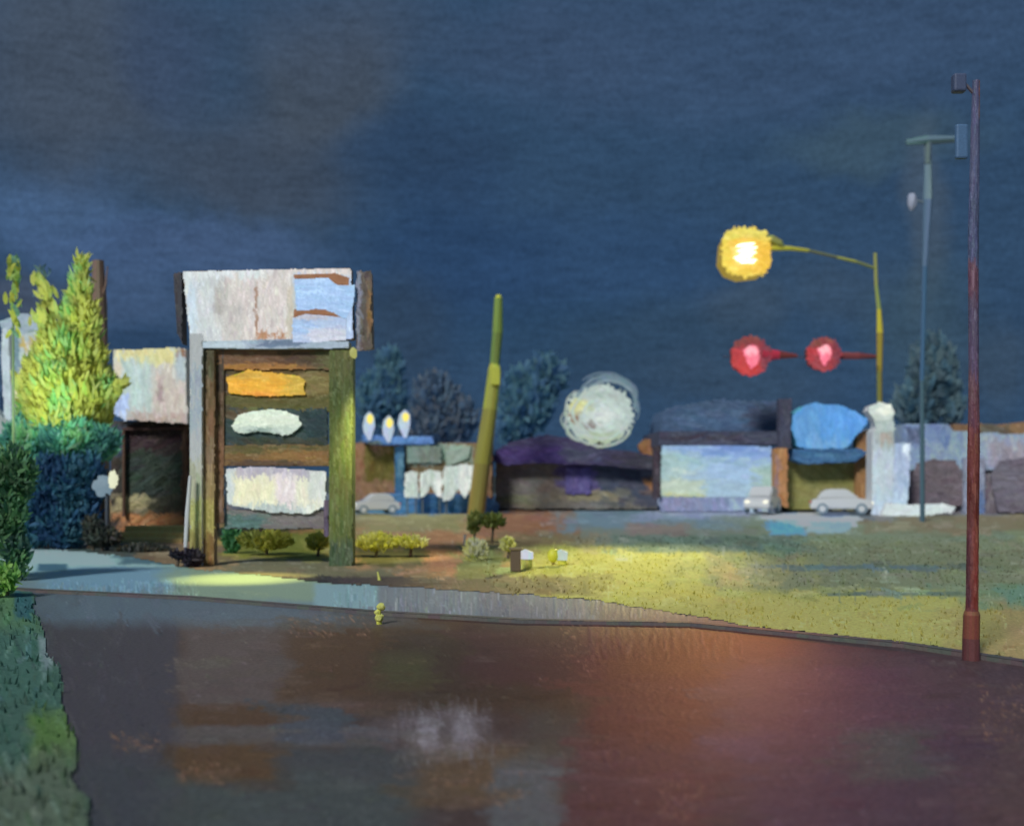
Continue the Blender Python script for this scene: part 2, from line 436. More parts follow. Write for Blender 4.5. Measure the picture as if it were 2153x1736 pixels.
for i in range(len(xs) - 1):
    p0 = G(xs[i], float(kerb(xs[i])) - 1, .042); p1 = G(xs[i + 1], float(kerb(xs[i + 1])) - 1, .042)
    q0 = p0.copy(); q1 = p1.copy(); q0.z = q1.z = -.05
    cc = (80 + random.randint(-6, 6), 76 + random.randint(-5, 5), 74)
    b.face([q0, q1, p1, p0], cc)
    i0 = p0 + Vector((.07, .12, .004)); i1 = p1 + Vector((.07, .12, .004)); b.face([p0 + Vector((0, 0, .004)), p1 + Vector((0, 0, .004)), i1, i0], cc)
tag(b.build('kerb', 'walk'), kind='structure')

# verge: bare earth, turf and a far service road
c = Canvas(-1400, 1038, 3700, 1680, 3, (136, 110, 80), 23); pt = c.patch
pt(-1400, 1030, 3700, 1095, (82, 88, 96), soft=.3, rag=.1)
pt(-1400, 1050, 240, 1200, (52, 62, 66), soft=.3)
pt(200, 1050, 480, 1150, (176, 122, 80), soft=.4, rag=.3)
pt(180, 1100, 330, 1170, (58, 62, 58), soft=.5, rag=.3)
pt(300, 1140, 480, 1190, (98, 82, 62), soft=.5)
pt(470, 1090, 690, 1180, (112, 108, 52), soft=.4)
pt(500, 1110, 650, 1165, (92, 94, 40), soft=.4)
pt(510, 1085, 640, 1115, (148, 100, 64), soft=.5)
pt(480, 1175, 900, 1230, (92, 88, 68), soft=.4)
pt(740, 1085, 1000, 1200, (138, 106, 76), soft=.4)
pt(740, 1070, 980, 1120, (124, 116, 80), soft=.4)
pt(750, 1150, 960, 1190, (86, 82, 52), soft=.5)
pt(900, 1120, 1080, 1215, (142, 102, 72), soft=.4)
pt(960, 1140, 1060, 1240, (104, 104, 62), soft=.5)
pt(1000, 1065, 1230, 1125, (120, 84, 62), soft=.3, rag=.3)
pt(1050, 1120, 1240, 1160, (104, 88, 62), soft=.5)
pt(700, 1046, 1060, 1078, (66, 94, 122), soft=.3)
pt(1060, 1050, 1330, 1072, (70, 92, 112), soft=.4)
pt(1180, 1066, 1700, 1118, (92, 108, 116), soft=.4, rag=.3)
pt(1360, 1046, 1640, 1088, (124, 130, 150), soft=.5)
pt(1230, 1110, 1640, 1160, (98, 104, 94), soft=.5)
pt(1320, 1100, 1450, 1130, (112, 100, 92), soft=.6)
pt(1600, 1090, 3700, 1250, (104, 112, 90), soft=.35, rag=.2)
pt(1850, 1080, 3700, 1120, (108, 98, 76), soft=.5)
pt(1630, 1065, 1800, 1090, (100, 112, 136), soft=.5)
pt(1620, 1094, 1690, 1124, (84, 136, 186), soft=.5, rag=.4)
pt(1600, 1076, 1720, 1092, (186, 206, 212), soft=.5, rag=.3)  # pale streaks: wet reflection of car lights painted into the ground colour
pt(1680, 1088, 1800, 1106, (178, 200, 208), soft=.5, rag=.3)
pt(1700, 1096, 1790, 1120, (122, 146, 156), soft=.5, rag=.4)
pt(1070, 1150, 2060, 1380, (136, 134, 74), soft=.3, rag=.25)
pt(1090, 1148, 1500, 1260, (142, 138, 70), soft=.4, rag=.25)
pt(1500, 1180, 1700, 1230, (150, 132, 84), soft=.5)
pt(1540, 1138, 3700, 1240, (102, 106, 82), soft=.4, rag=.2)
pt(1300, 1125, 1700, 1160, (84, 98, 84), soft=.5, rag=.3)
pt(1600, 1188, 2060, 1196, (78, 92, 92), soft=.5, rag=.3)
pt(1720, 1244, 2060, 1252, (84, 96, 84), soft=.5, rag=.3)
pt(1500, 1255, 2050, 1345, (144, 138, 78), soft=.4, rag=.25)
pt(2060, 1230, 3700, 1280, (92, 116, 96), soft=.4, rag=.3)
pt(2060, 1290, 3700, 1500, (134, 122, 78), soft=.4, rag=.3)
pt(600, 1212, 860, 1234, (50, 46, 48), soft=.5, rag=.3)
pt(750, 1212, 1230, 1250, (80, 68, 56), soft=.6, rag=.2, op=.7)
c.strokes(1900, 26, 5, 0.03, aj=.10, jit=6, bj=6, op=.7, region=(-1400, 1040, 3700, 1260))
c.strokes(1200, 22, 5, 0.08, aj=.2, jit=6, bj=6, op=.7, region=(900, 1130, 3700, 1500))
c.strokes(500, 12, 2, 1.4, aj=.2, jit=9, bj=9, op=.5, region=(900, 1140, 2200, 1400))
c.strokes(2500, 6, 1.4, 0.3, aj=.8, jit=12, bj=8, op=.4)
c.edge(lambda X, Y: np.minimum(walk_far(X) - Y, kerb(X) - 5 - Y) + 1, 2.0, 14)
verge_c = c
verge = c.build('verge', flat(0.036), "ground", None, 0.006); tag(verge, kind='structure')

# near bank on the left
bank_edge = interp([(1235, 62), (1300, 80), (1400, 112), (1500, 140), (1600, 158), (1736, 185), (1900, 205)])
c = Canvas(-500, 1236, 240, 1900, 4, (54, 76, 66), 24); pt = c.patch
pt(-500, 1240, 60, 1330, (68, 94, 66), soft=.5)
pt(30, 1240, 70, 1300, (44, 74, 76), soft=.5)
pt(-500, 1330, 110, 1480, (54, 80, 70), soft=.5)
pt(60, 1500, 170, 1620, (68, 90, 50), soft=.6)
pt(-500, 1600, 240, 1900, (70, 80, 66), soft=.5)
pt(80, 1340, 130, 1400, (98, 112, 110), soft=.7)
c.strokes(700, 18, 5, 1.3, aj=.4, jit=7, bj=6, op=.7)
c.strokes(900, 5, 1.4, .6, aj=.9, jit=12, bj=8, op=.4)
c.edge(lambda X, Y: (bank_edge_f(Y) - X), 6, 26) if False else c.edge(lambda X, Y: np.interp(Y, [1235, 1300, 1400, 1500, 1600, 1736, 1900], [62, 80, 112, 140, 158, 190, 215]) - X, 16, 40)
bank_c = c
bank = c.build('grass_bank', flat(0.014), 'ground', None, 0.004); tag(bank, kind='structure')

# grass blades take the colour of the turf they grow from
def blades(canvas, z, n, region, hmin, hmax, seed, accept):
    r = np.random.default_rng(seed); b = MB(); tries = 0; k = 0
    while k < n and tries < n * 12:
        tries += 1
        p0 = G(region[0], region[3], z); p1 = G(region[2], region[1], z)
        Yn = (CAMZ - z) * F / (region[3] - HZ); Yf = (CAMZ - z) * F / (region[1] - HZ)
        Yw = r.uniform(Yn, Yf); sy = HZ + (CAMZ - z) * F / Yw
        sx = r.uniform(region[0], region[2])
        i = int((sx - canvas.x[0]) / canvas.step); j = int((sy - canvas.y[0]) / canvas.step)
        if not (0 <= i < len(canvas.x) and 0 <= j < len(canvas.y)) or not canvas.mask[j, i]: continue
        col = canvas.col[j, i]
        if not accept(col): continue
        k += 1
        p = G(sx, sy, z); h = r.uniform(hmin, hmax); a = r.uniform(0, 2 * PI); ln = r.normal() * .3
        w = .004 + .0009 * Yw
        side = Vector((math.cos(a), math.sin(a), 0)) * w; tip = p + Vector((ln * h, r.normal() * .2 * h, h))
        cc = np.clip(col + r.normal() * 6, 5, 240)
        mid = (p + tip) / 2 + Vector((0, 0, h * .12))
        b.face([p - side, p + side, mid + side * .6, mid - side * .6], cc); b.face([mid - side * .6, mid + side * .6, tip], cc)
    return b
b = blades(verge_c, .036, 3600, (1020, 1128, 2400, 1440), .015, .05, 5, lambda q: q[1] > q[2] * 1.12 and q[1] > q[0] * .9)
tag(b.build('grass', 'grass'), 'thin rough grass growing over the lit verge', 'grass', kind='stuff')
b = blades(bank_c, .014, 700, (-200, 1262, 230, 1850), .03, .08, 6, lambda q: True)
tag(b.build('grass', 'grass'), 'dark rank grass along the left edge of the road', 'grass', kind='stuff')

# ================================================================== PLANTS
def foliage(b, blobs, n, pal, ln, wd, seed, updir=(0, 0, 1), spread=.6, pick=None, jit=9):
    r = random.Random(seed); b_ = b; tot = sum(q[3] * q[4] * q[5] for q in blobs)
    for (x, y, z, rx, ry, rz) in blobs:
        m = max(8, int(n * rx * ry * rz / tot))
        for _ in range(m):
            th = r.uniform(0, 2 * PI); cz = r.uniform(-1, 1); rr = r.random() ** .45; sn = math.sqrt(1 - cz * cz)
            o = Vector((math.cos(th) * sn * rr, math.sin(th) * sn * rr, cz * rr))
            p = Vector((x + o.x * rx, y + o.y * ry, z + o.z * rz))
            d = (Vector(updir) + Vector((o.x, o.y, o.z)) * spread + Vector((r.gauss(0, .35), r.gauss(0, .35), r.gauss(0, .35)))).normalized()
            side = d.cross(Vector((r.gauss(0, .5), 1, r.gauss(0, .5)))).normalized()
            n_ = math.sin(p.x * 5.1 + 1.3 * math.sin(p.z * 4.2)) * math.cos(p.z * 3.7 + p.y * 2.0)
            c = pick(p, n_, r) if pick else pal[min(len(pal) - 1, max(0, int((n_ * .5 + .5 + r.gauss(0, .18)) * len(pal))))]
            jj = r.gauss(0, jit); c = [max(4, min(250, v + jj + r.gauss(0, jit * .2))) for v in c]
            b.stroke(p, d, side, ln * r.uniform(.5, 1.5), wd * r.uniform(.6, 1.4), c, curve=r.gauss(0, .12), seg=3)
    return b

# bright lime tree
T = 26.0
base = P(150, 1152, T); base.z = .09
tree = empty('conifer_tree', base, 'bright lime green pointed tree standing in front of the pale buildings', 'tree')
px = T / F
def blob(sx, sy, rx, ry, Y=T, ryd=None):
    p = P(sx, sy, Y); return (p.x, p.y, p.z, rx * px, (ryd or rx) * px, ry * px)
lime = [(98, 146, 92), (112, 166, 88), (132, 186, 78), (150, 196, 72), (172, 206, 72)]
def pick_lime(p, n_, r):
    sx = p.x / p.y * F + CX
    w = .46 + .34 * n_ + r.gauss(0, .10)      # clumped noise mixes paler and deeper greens at random
    return lime[min(4, max(0, int(w * 5 + .6)))]
b = MB()
foliage(b, [blob(172, 560, 14, 38), blob(170, 610, 24, 50), blob(172, 680, 38, 60), blob(152, 660, 20, 44),
            blob(140, 745, 62, 62), blob(118, 745, 44, 40), blob(150, 820, 88, 70), blob(110, 800, 54, 60), blob(200, 820, 46, 54), blob(138, 880, 90, 44),
            blob(90, 850, 50, 46), blob(118, 790, 66, 60), blob(190, 760, 34, 50)], 15000, lime, .36, .085, 3, updir=(-.05, 0, 1), spread=.7, pick=pick_lime, jit=5)
for (x0, y0, x1, y1, n_) in ((112, 660, 80, 580, 46), (120, 700, 84, 645, 70), (104, 700, 76, 660, 50), (60, 840, 36, 790, 60), (228, 830, 256, 800, 60)):
    for i in range(n_):
        t = random.random(); q = P(x0 + (x1 - x0) * t + random.gauss(0, 7), y0 + (y1 - y0) * t + random.gauss(0, 5), T + random.gauss(0, .2))
        d = P(x1, y1, T) - P(x0, y0, T); d.normalize(); d += Vector((random.gauss(0, .3), random.gauss(0, .3), random.gauss(0, .2)))
        b.stroke(q, d, d.cross(Vector((0, 1, 0))), .34, .11, random.choice(lime[2:]), curve=random.gauss(0, .1), seg=3)
b.build('crown', 'leaf', tree)
b = MB(); t0 = base
b.tube([t0, P(150, 1000, T), P(158, 860, T), P(166, 700, T), P(172, 570, T)], [.2, .17, .13, .08, .03], (88, 72, 62), n=8)
b.tube([P(160, 840, T), P(120, 720, T), P(82, 590, T)], [.08, .05, .02], (88, 72, 62), n=6)
b.tube([P(158, 860, T), P(210, 810, T), P(240, 790, T)], [.07, .04, .015], (88, 72, 62), n=6)
b.build('trunk', 'near', tree)

# bare brown trunk beside it
t2 = empty('dead_tree', P(210, 1140, 27.5) * 1, 'straight bare brown trunk just right of the lime tree', 'tree'); 
b = MB(); b.tube([Vector((P(212, 900, 27.5).x, 27.5, .05)), P(212, 780, 27.5), P(208, 640, 27.5), P(207, 548, 27.5)], [.2, .19, .17, .13], (104, 86, 78), n=12, jit=.35)
b.build('trunk', 'near', t2)
b = MB(); b.tube([P(210, 640, 27.5), P(222, 600, 27.4), P(226, 560, 27.4)], [.05, .03, .012], (104, 86, 78), n=6); b.build('branch', 'near', t2)

# sprigs at the very left
def sprig(sx, y0, y1, Y, pal, label, n=34, lean=0, group=None):
    g = P(sx, y1, Y); t = empty('sapling', (g.x, Y, .05), label, 'sapling', group)
    b = MB(); b.tube([Vector((g.x, Y, .05)), P(sx + lean * .5, (y0 + y1) / 2, Y), P(sx + lean, y0, Y)], [.035, .025, .01], (70, 84, 60), n=6); b.build('stem', 'near', t)
    b = MB()
    for i in range(n):
        tt = random.random() ** 1.3; q = P(sx + lean * (1 - tt) + random.gauss(0, 7), y0 + (y1 - y0) * tt, Y + random.gauss(0, .15))
        b.stroke(q, (random.gauss(0, .4), random.gauss(0, .3), 1), (1, random.gauss(0, .4), 0), .28, .11, random.choice(pal), curve=random.gauss(0, .15), seg=3)
    b.build('leaves', 'leaf', t)
sprig(28, 545, 700, 24, [(150, 188, 62), (120, 160, 76), (86, 116, 96)], 'slender sapling with sparse yellow leaves at the left edge', 46)
sprig(84, 556, 660, 27.8, [(70, 92, 100), (80, 100, 92)], 'faint thin sapling rising behind the lime tree\'s left branch', 12)

def bush(name, spots, Y, pal, label, n, ln, wd, cat='bush', seed=1, spread=.7, up=(0, 0, .6), group=None, sc_=None, stems=True):
    k_ = Y / F
    bl = []
    for (sx, sy, rx, ry) in spots:
        p = P(sx, sy, Y); bl.append((p.x, p.y, max(p.z, ry * k_ * .5), rx * k_, max(rx * k_ * .7, .15), ry * k_))
    cx = sum(q[0] for q in bl) / len(bl)
    t = empty(name, (cx, Y, .06), label, cat, group)
    b = MB(); foliage(b, bl, n, pal, ln, wd, seed, updir=up, spread=spread); b.build('foliage', 'leaf', t)
    if stems:
        for q in bl:
            b = MB(); b.tube([(q[0], q[1], .05), (q[0] + .03, q[1], max(.12, q[2] * .6)), (q[0] - .02, q[1], q[2])], [.035, .028, .012], (74, 62, 52), n=6); b.build('stem', 'near', t)
    return t
bush('bush', [(150, 925, 70, 45), (60, 930, 60, 55), (215, 930, 40, 35)], 25.4, [(58, 98, 94), (72, 120, 106), (90, 142, 114), (106, 150, 104)], 'teal green bush under the lime tree\'s crown', 3400, .28, .08, seed=4)
bush('hedge', [(100, 1010, 50, 60), (150, 1015, 50, 60), (190, 1010, 36, 60), (80, 1090, 56, 60), (140, 1100, 60, 55), (185, 1085, 30, 50)], 25.0, [(36, 62, 88), (40, 70, 94), (50, 86, 102), (44, 76, 88)], 'dark navy blue hedge between the left bush and the brown shopfront', 6000, .22, .07, 'hedge', seed=5)
bush('bush', [(25, 1000, 50, 70), (15, 1090, 44, 70), (30, 1170, 36, 60), (-60, 1050, 60, 120)], 17.5, [(58, 82, 72), (66, 98, 72), (76, 108, 72), (60, 84, 60)], 'tall shaggy green bush at the left edge by the sidewalk', 3600, .17, .06, seed=6)
bush('bush', [(14, 1215, 26, 34), (-40, 1230, 50, 50)], 15.2, [(92, 124, 64), (104, 136, 66), (76, 104, 68)], 'small lighter green bush at the foot of the tall left bush', 900, .12, .05, seed=7)
bush('bush', [(215, 1128, 40, 18), (195, 1105, 20, 24), (300, 1160, 60, 10)], 24.3, [(48, 52, 48), (58, 60, 54), (70, 64, 52)], 'low dark scrubby bush on the brown earth left of the pylon', 1200, .2, .07, seed=8)
bush('shrub', [(488, 1132, 20, 32)], 23.5, [(52, 92, 60), (62, 106, 70), (44, 84, 66)], 'narrow dark green shrub beside the left sign post', 420, .18, .06, 'shrub', seed=9)
bush('shrub', [(560, 1135, 62, 20)], 23.0, [(112, 112, 48), (126, 124, 52), (100, 104, 52)], 'low olive shrub between the two sign posts', 700, .14, .05, 'shrub', seed=10)
bush('shrub', [(668, 1138, 26, 18)], 22.6, [(206, 200, 74), (224, 216, 80), (176, 174, 66)], 'small lemon yellow shrub left of the right sign post', 420, .12, .045, 'shrub', seed=11)
bush('shrub', [(790, 1138, 48, 19), (862, 1138, 42, 13)], 22.4, [(226, 222, 80), (204, 202, 74), (238, 232, 100)], 'long lemon yellow shrub right of the sign', 800, .12, .05, 'shrub', seed=12)
bush('shrub', [(1000, 1160, 24, 30)], 21.5, [(188, 204, 120), (164, 180, 100), (140, 150, 90)], 'pale green tuft under the leaning pole', 360, .16, .05, 'shrub', seed=13)
bush('shrub', [(1068, 1143, 17, 16)], 22.0, [(196, 192, 104), (176, 172, 88)], 'pale yellow tuft left of the white capped bollards', 220, .10, .045, 'shrub', seed=14)
bush('shrub', [(996, 1098, 14, 24), (1034, 1094, 30, 14)], 27, [(88, 96, 48), (78, 88, 52), (98, 104, 56)], 'small pointed olive shrub by the blue kerb of the mid shop', 420, .18, .07, 'shrub', seed=15)

# dim trees behind everything, barely lighter than the night sky
def dimtree(blobs, Y, pal, label, seed, n=1500):
    k_ = Y / F; bl = []
    for (sx, sy, rx, ry) in blobs:
        p = P(sx, sy, Y); bl.append((p.x, p.y, p.z, rx * k_, rx * k_ * .8, ry * k_))
    cx = sum(q[0] for q in bl) / len(bl)
    t = empty('distant_tree', (cx, Y, 0), label, 'tree', 'dim trees behind the buildings')
    b = MB(); foliage(b, bl, int(n * 1.5), pal, .9, .40, seed, spread=.8, jit=3); b.build('crown', 'dim_leaf', t)
    b = MB(); b.tube([(cx, Y, 0), (cx + .1, Y, 3), (cx, Y, max(q[2] for q in bl))], [.35, .28, .1], (70, 80, 88), n=7); b.build('trunk', 'near', t)
dt = [(72, 88, 104), (78, 88, 98), (84, 88, 94), (72, 86, 98)]
dg = [(66, 92, 108), (68, 94, 104), (70, 94, 100), (66, 90, 110)]
dimtree([(915, 850, 52, 66), (960, 880, 46, 50), (900, 900, 60, 40)], 78, dt, 'dim brownish tree left of the leaning pole', 31, 1300)
dimtree([(800, 840, 54, 60), (820, 790, 30, 60)], 80, dg, 'dim tree just right of the pylon sign', 32, 1000)
dimtree([(1110, 840, 56, 72), (1150, 790, 40, 50), (1080, 890, 40, 40)], 76, dg, 'dim green tree between the leaning pole and the round sign', 33, 1300)
dimtree([(1960, 790, 50, 90), (1925, 850, 46, 50), (2000, 850, 30, 50)], 74, [(70, 92, 102), (78, 94, 98), (74, 88, 94)], 'dim grey green tree between the white tower and the rusty pole', 36, 1300)

# ================================================================== PYLON SIGN
SY = 20.4
ps = empty('pylon_sign', (P(570, 1190, SY).x, SY, .09), 'tall double post roadside sign stacked with white, blue, amber and oval lit panels', 'sign')
board(ps, 'main_panel', SY, [(383, 570), (560, 566), (738, 563), (744, 712), (600, 722), (400, 726)], (206, 206, 204), 'sign_lit',
      patches=[(380, 560, 470, 730, (198, 206, 208), dict(soft=.4)), (470, 560, 620, 730, (208, 202, 198), dict(soft=.4)), (380, 555, 560, 585, (214, 222, 224), dict(soft=.5)),
               (396, 600, 412, 700, (196, 214, 226), dict(soft=.6)), (450, 600, 476, 660, (178, 178, 174), dict(soft=.6)), (470, 640, 510, 720, (192, 190, 186), dict(soft=.7)),
               (536, 600, 541, 714, (160, 128, 108), dict(soft=.5)), (538, 700, 620, 712, (178, 132, 100), dict(soft=.5)), (595, 560, 745, 578, (214, 206, 202), dict(soft=.4)),
               (604, 600, 620, 700, (196, 192, 176), dict(soft=.5)), (744, 560, 752, 720, (150, 180, 214), dict(soft=.4)), (616, 584, 752, 720, (176, 198, 230), dict(soft=.2, rag=.1))],
      st=(900, 13, 2.6, 1.55), depth=.32, rag=1.1, step=2, jit=7, bj=9, backcol=(110, 88, 66), seed=41, relief=.006, front=.02, backmat='near')
board(ps, 'blue_panel', SY - .05, [(618, 586), (690, 583), (712, 600), (748, 598), (744, 640), (728, 672), (706, 662), (680, 650), (622, 654)], (162, 196, 236), 'sign_lit',
      patches=[(620, 580, 700, 600, (172, 206, 242), dict(soft=.5))], st=(260, 20, 3, .12), depth=.04, rag=1.2, step=2, jit=6, bj=9, seed=42, relief=.006, front=.01, backmat='near')
board(ps, 'blue_panel', SY - .05, [(614, 668), (640, 660), (690, 664), (730, 668), (728, 716), (614, 722)], (176, 196, 226), 'sign_lit',
      patches=[(620, 656, 690, 672, (186, 190, 204), dict(soft=.6)), (612, 670, 660, 700, (160, 190, 228), dict(soft=.5)), (650, 690, 730, 722, (200, 206, 220), dict(soft=.6))], st=(240, 16, 2.6, .1), depth=.04, rag=1.2, step=2, jit=7, bj=10, seed=43, relief=.006, front=.01, backmat='near')
for (pp, sd) in (([(616, 577), (706, 574), (736, 584), (734, 600), (712, 600), (690, 585), (618, 588)], 44), ([(617, 650), (680, 646), (716, 660), (726, 668), (690, 664), (640, 660), (616, 668)], 45)):
    board(ps, 'trim_strip', SY - .04, pp, (142, 96, 62), 'sign_lit', st=(40, 9, 2, .1), depth=.03, rag=1.2, step=2, seed=sd, front=.008, relief=.003, backmat='near')
board(ps, 'lower_rail', SY - .04, [(396, 718), (620, 712), (735, 718), (735, 732), (560, 734), (410, 732)], (156, 174, 190), 'sign_lit',
      patches=[(540, 712, 640, 728, (98, 116, 140), dict(soft=.6)), (400, 716, 520, 734, (176, 194, 204), dict(soft=.5))], st=(90, 18, 2.4, 0), depth=.36, rag=1.5, step=2, seed=46, front=.01, relief=.004, backmat='near')
board(ps, 'side_panel', SY + .06, [(750, 570), (780, 568), (784, 735), (748, 738)], (84, 74, 68), 'near',
      patches=[(744, 560, 756, 750, (120, 120, 136), dict(soft=.6)), (772, 600, 796, 700, (124, 94, 66), dict(soft=.6))], st=(120, 12, 3, 1.5), depth=.3, rag=3, step=2, seed=47, jit=9, backmat='near')
board(ps, 'end_strip', SY + .02, [(364, 574), (382, 570), (384, 726), (372, 700)], (58, 56, 60), 'near', st=(60, 12, 3, 1.5), depth=.3, rag=2, step=2, seed=48, backmat='near')
# header beam and panels below
board(ps, 'header_beam', SY + .12, rpoly(420, 733, 745, 778), (104, 76, 56), 'near', patches=[(590, 738, 690, 770, (74, 56, 44), dict(soft=.5)), (440, 765, 640, 780, (150, 104, 58), dict(soft=.6)), (660, 738, 745, 778, (90, 88, 58), dict(soft=.5))], st=(160, 18, 3, 0), depth=.14, rag=1.5, step=2.5, seed=49, backmat='near')
board(ps, 'panel_frame', SY + .16, rpoly(440, 774, 700, 866), (86, 72, 46), 'near', patches=[(440, 774, 480, 866, (62, 54, 48), dict(soft=.4)), (640, 774, 700, 850, (116, 102, 64), dict(soft=.4)), (470, 830, 700, 862, (84, 80, 46), dict(soft=.4))], st=(200, 16, 3, 0), depth=.10, rag=1.5, step=2.5, seed=50, backmat='near')
board(ps, 'amber_panel', SY + .10, [(476, 792), (500, 784), (520, 776), (560, 782), (622, 788), (640, 796), (642, 830), (540, 834), (480, 828)], (222, 168, 46), 'sign_lit',
      patches=[(480, 800, 600, 830, (232, 172, 44), dict(soft=.4)), (500, 822, 590, 836, (236, 160, 52), dict(soft=.5)), (600, 786, 646, 832, (200, 166, 58), dict(soft=.5)), (480, 780, 560, 796, (206, 164, 60), dict(soft=.6))], st=(260, 15, 3, .1), depth=.05, rag=2, step=2, jit=7, bj=8, seed=51, front=.015, relief=.005, backmat='near')
board(ps, 'dark_panel', SY + .16, rpoly(470, 856, 690, 938), (50, 62, 62), 'near', patches=[(640, 856, 690, 938, (42, 56, 60), dict(soft=.4)), (470, 856, 540, 880, (84, 70, 52), dict(soft=.5)), (480, 920, 690, 940, (58, 60, 50), dict(soft=.5))], st=(200, 14, 4, .3), depth=.10, rag=1.5, step=2.5, seed=52, backmat='near')
board(ps, 'oval_panel', SY + .08, [(486, 895), (500, 872), (530, 862), (590, 860), (625, 872), (636, 890), (624, 906), (606, 916), (570, 912), (540, 908), (510, 912), (492, 908)], (216, 230, 210), 'sign_lit',
      patches=[(490, 895, 640, 918, (186, 204, 190), dict(soft=.7)), (520, 900, 570, 914, (120, 140, 132), dict(soft=.6))], st=(240, 16, 2.4, .05), depth=.06, rag=2, step=2, jit=6, bj=8, seed=53, front=.015, relief=.005, backmat='near')
board(ps, 'cross_rail', SY + .14, rpoly(466, 934, 694, 980), (112, 86, 56), 'near', patches=[(470, 934, 690, 952, (88, 80, 50), dict(soft=.5)), (480, 966, 640, 982, (86, 66, 52), dict(soft=.5)), (560, 945, 690, 966, (128, 94, 56), dict(soft=.6))], st=(180, 18, 3, 0), depth=.12, rag=1.5, step=2.5, seed=54, backmat='near')
board(ps, 'reader_board', SY + .12, [(474, 984), (560, 980), (686, 990), (686, 1062), (650, 1082), (560, 1076), (478, 1062)], (222, 224, 200), 'sign_lit',
      patches=[(470, 976, 690, 1000, (176, 172, 184), dict(soft=.5)), (470, 984, 492, 1072, (196, 208, 206), dict(soft=.5)), (496, 1004, 580, 1056, (228, 228, 192), dict(soft=.5)), (580, 1000, 620, 1064, (222, 214, 214), dict(soft=.5)), (650, 990, 690, 1050, (204, 212, 204), dict(soft=.5)), (490, 1062, 690, 1086, (176, 190, 188), dict(soft=.5)), (640, 1064, 686, 1084, (220, 228, 216), dict(soft=.5))],
      st=(420, 13, 2.4, 1.55), depth=.10, rag=2.2, step=2, jit=6, bj=8, seed=55, front=.015, relief=.005, backmat='near')
board(ps, 'board_edge', SY + .14, rpoly(452, 978, 474, 1098), (64, 80, 98), 'near', st=(60, 14, 3, 1.5), depth=.1, rag=1.5, step=2.5, seed=56, backmat='near')
board(ps, 'lower_skirt', SY + .2, rpoly(470, 1070, 690, 1112), (104, 98, 98), 'near', patches=[(470, 1080, 560, 1112, (76, 100, 96), dict(soft=.6))], st=(140, 16, 3, .05), depth=.08, rag=2, step=2.5, seed=57, backmat='near')

def post(parent, name, Y, x0, x1, y0, y1, cols, w=None, seed=1, lean=0.0, rag=1.2, mat='near', nb=14):
    """squared timber or steel post; its paint changes down its length"""
    c = Canvas(x0 - 4, y0 - 4, x1 + 4 + abs(lean), y1 + 4, 2.5, cols[0], seed)
    n = len(cols)
    for i, q in enumerate(cols):
        yy0 = y0 + (y1 - y0) * i / n; yy1 = y0 + (y1 - y0) * (i + 1) / n
        c.patch(x0 - 12, yy0 - 8, x1 + 12, yy1 + 8, q, soft=.5, rag=.2)
    c.strokes(int((y1 - y0) * (x1 - x0) / 60), 20, 2.6, 1.57, aj=.04, jit=7, bj=9)
    c.edge(poly_sd([(x0, y0), (x1, y0), (x1, y1), (x0, y1)]), rag)
    f = c.build(name, upright(Y - .01), mat, parent, .004)
    b = MB(); p = P(x0 + 1.5, y0 + 1, Y); q = P(x1 - 1.5, y1 - 1, Y)
    b.box((p.x, Y, p.z), (q.x, Y + (w or (q.x - p.x)), max(q.z, -.02)), cols[len(cols) // 2], bev=.012)
    t = b.build(name + '_tmp', mat, parent); join(f, t); return f
post(ps, 'post', SY - .12, 398, 426, 700, 1192, [(190, 202, 206), (150, 156, 166), (150, 158, 166), (166, 166, 166), (150, 150, 130), (148, 146, 92), (128, 120, 70)], seed=61)
post(ps, 'post', SY - .02, 424, 452, 735, 1190, [(78, 70, 52), (98, 80, 56), (112, 84, 60), (112, 92, 70), (128, 108, 74), (140, 128, 72), (112, 88, 54)], seed=62)
post(ps, 'support', SY + .1, 450, 472, 735, 1100, [(66, 58, 48), (86, 68, 50), (106, 76, 54), (104, 80, 62)], seed=65)
post(ps, 'post', SY - .12, 691, 742, 735, 1212, [(82, 84, 50), (72, 80, 44), (76, 84, 44), (88, 96, 46), (92, 96, 52), (84, 92, 52), (66, 78, 58)], seed=63)
post(ps, 'support', SY - .04, 680, 692, 1050, 1128, [(84, 74, 88), (70, 58, 76)], seed=64)
b = MB(); p = P(743, 742, SY - .2); b.ball(p, (.07, .07, .11), (164, 166, 92), 2, .25); b.tube([p, P(730, 752, SY - .1)], .02, (90, 90, 60), n=6); b.build('sign_lamp', 'sign_lit', ps)
lamp('sign_spot', 'SPOT', P(790, 720, SY - 1.2), 800, (1, .95, .5), P(790, 1140, 22.4), 46, 1, .1, ps)
lamp('sign_spot', 'SPOT', P(560, 600, SY - 2.2), 1500, (1, .86, .26), G(510, 1216, .03), 32, 1, .1, ps)

# white leaning stake and dark tussock at the left post
t = empty('marker_stake', G(389, 1192, .06), 'thin white stake leaning with a black foot left of the sign post', 'stake')
b = MB(); b.tube([G(390, 1190, .06), P(390, 1150, 20.0)], [.022, .03], (52, 50, 60), n=8); b.build('foot', 'near', t)
b = MB(); b.tube([P(390, 1150, 20.0), P(394, 1080, 20.05), P(400, 1000, 20.1)], [.035, .045, .03], (182, 200, 196), n=8); b.build('shaft', 'near', t)
bush('shrub', [(405, 1172, 24, 18), (372, 1166, 14, 10)], 20.0, [(40, 36, 44), (52, 46, 52)], 'near black tussock around the foot of the left sign post', 420, .13, .04, 'shrub', seed=16)

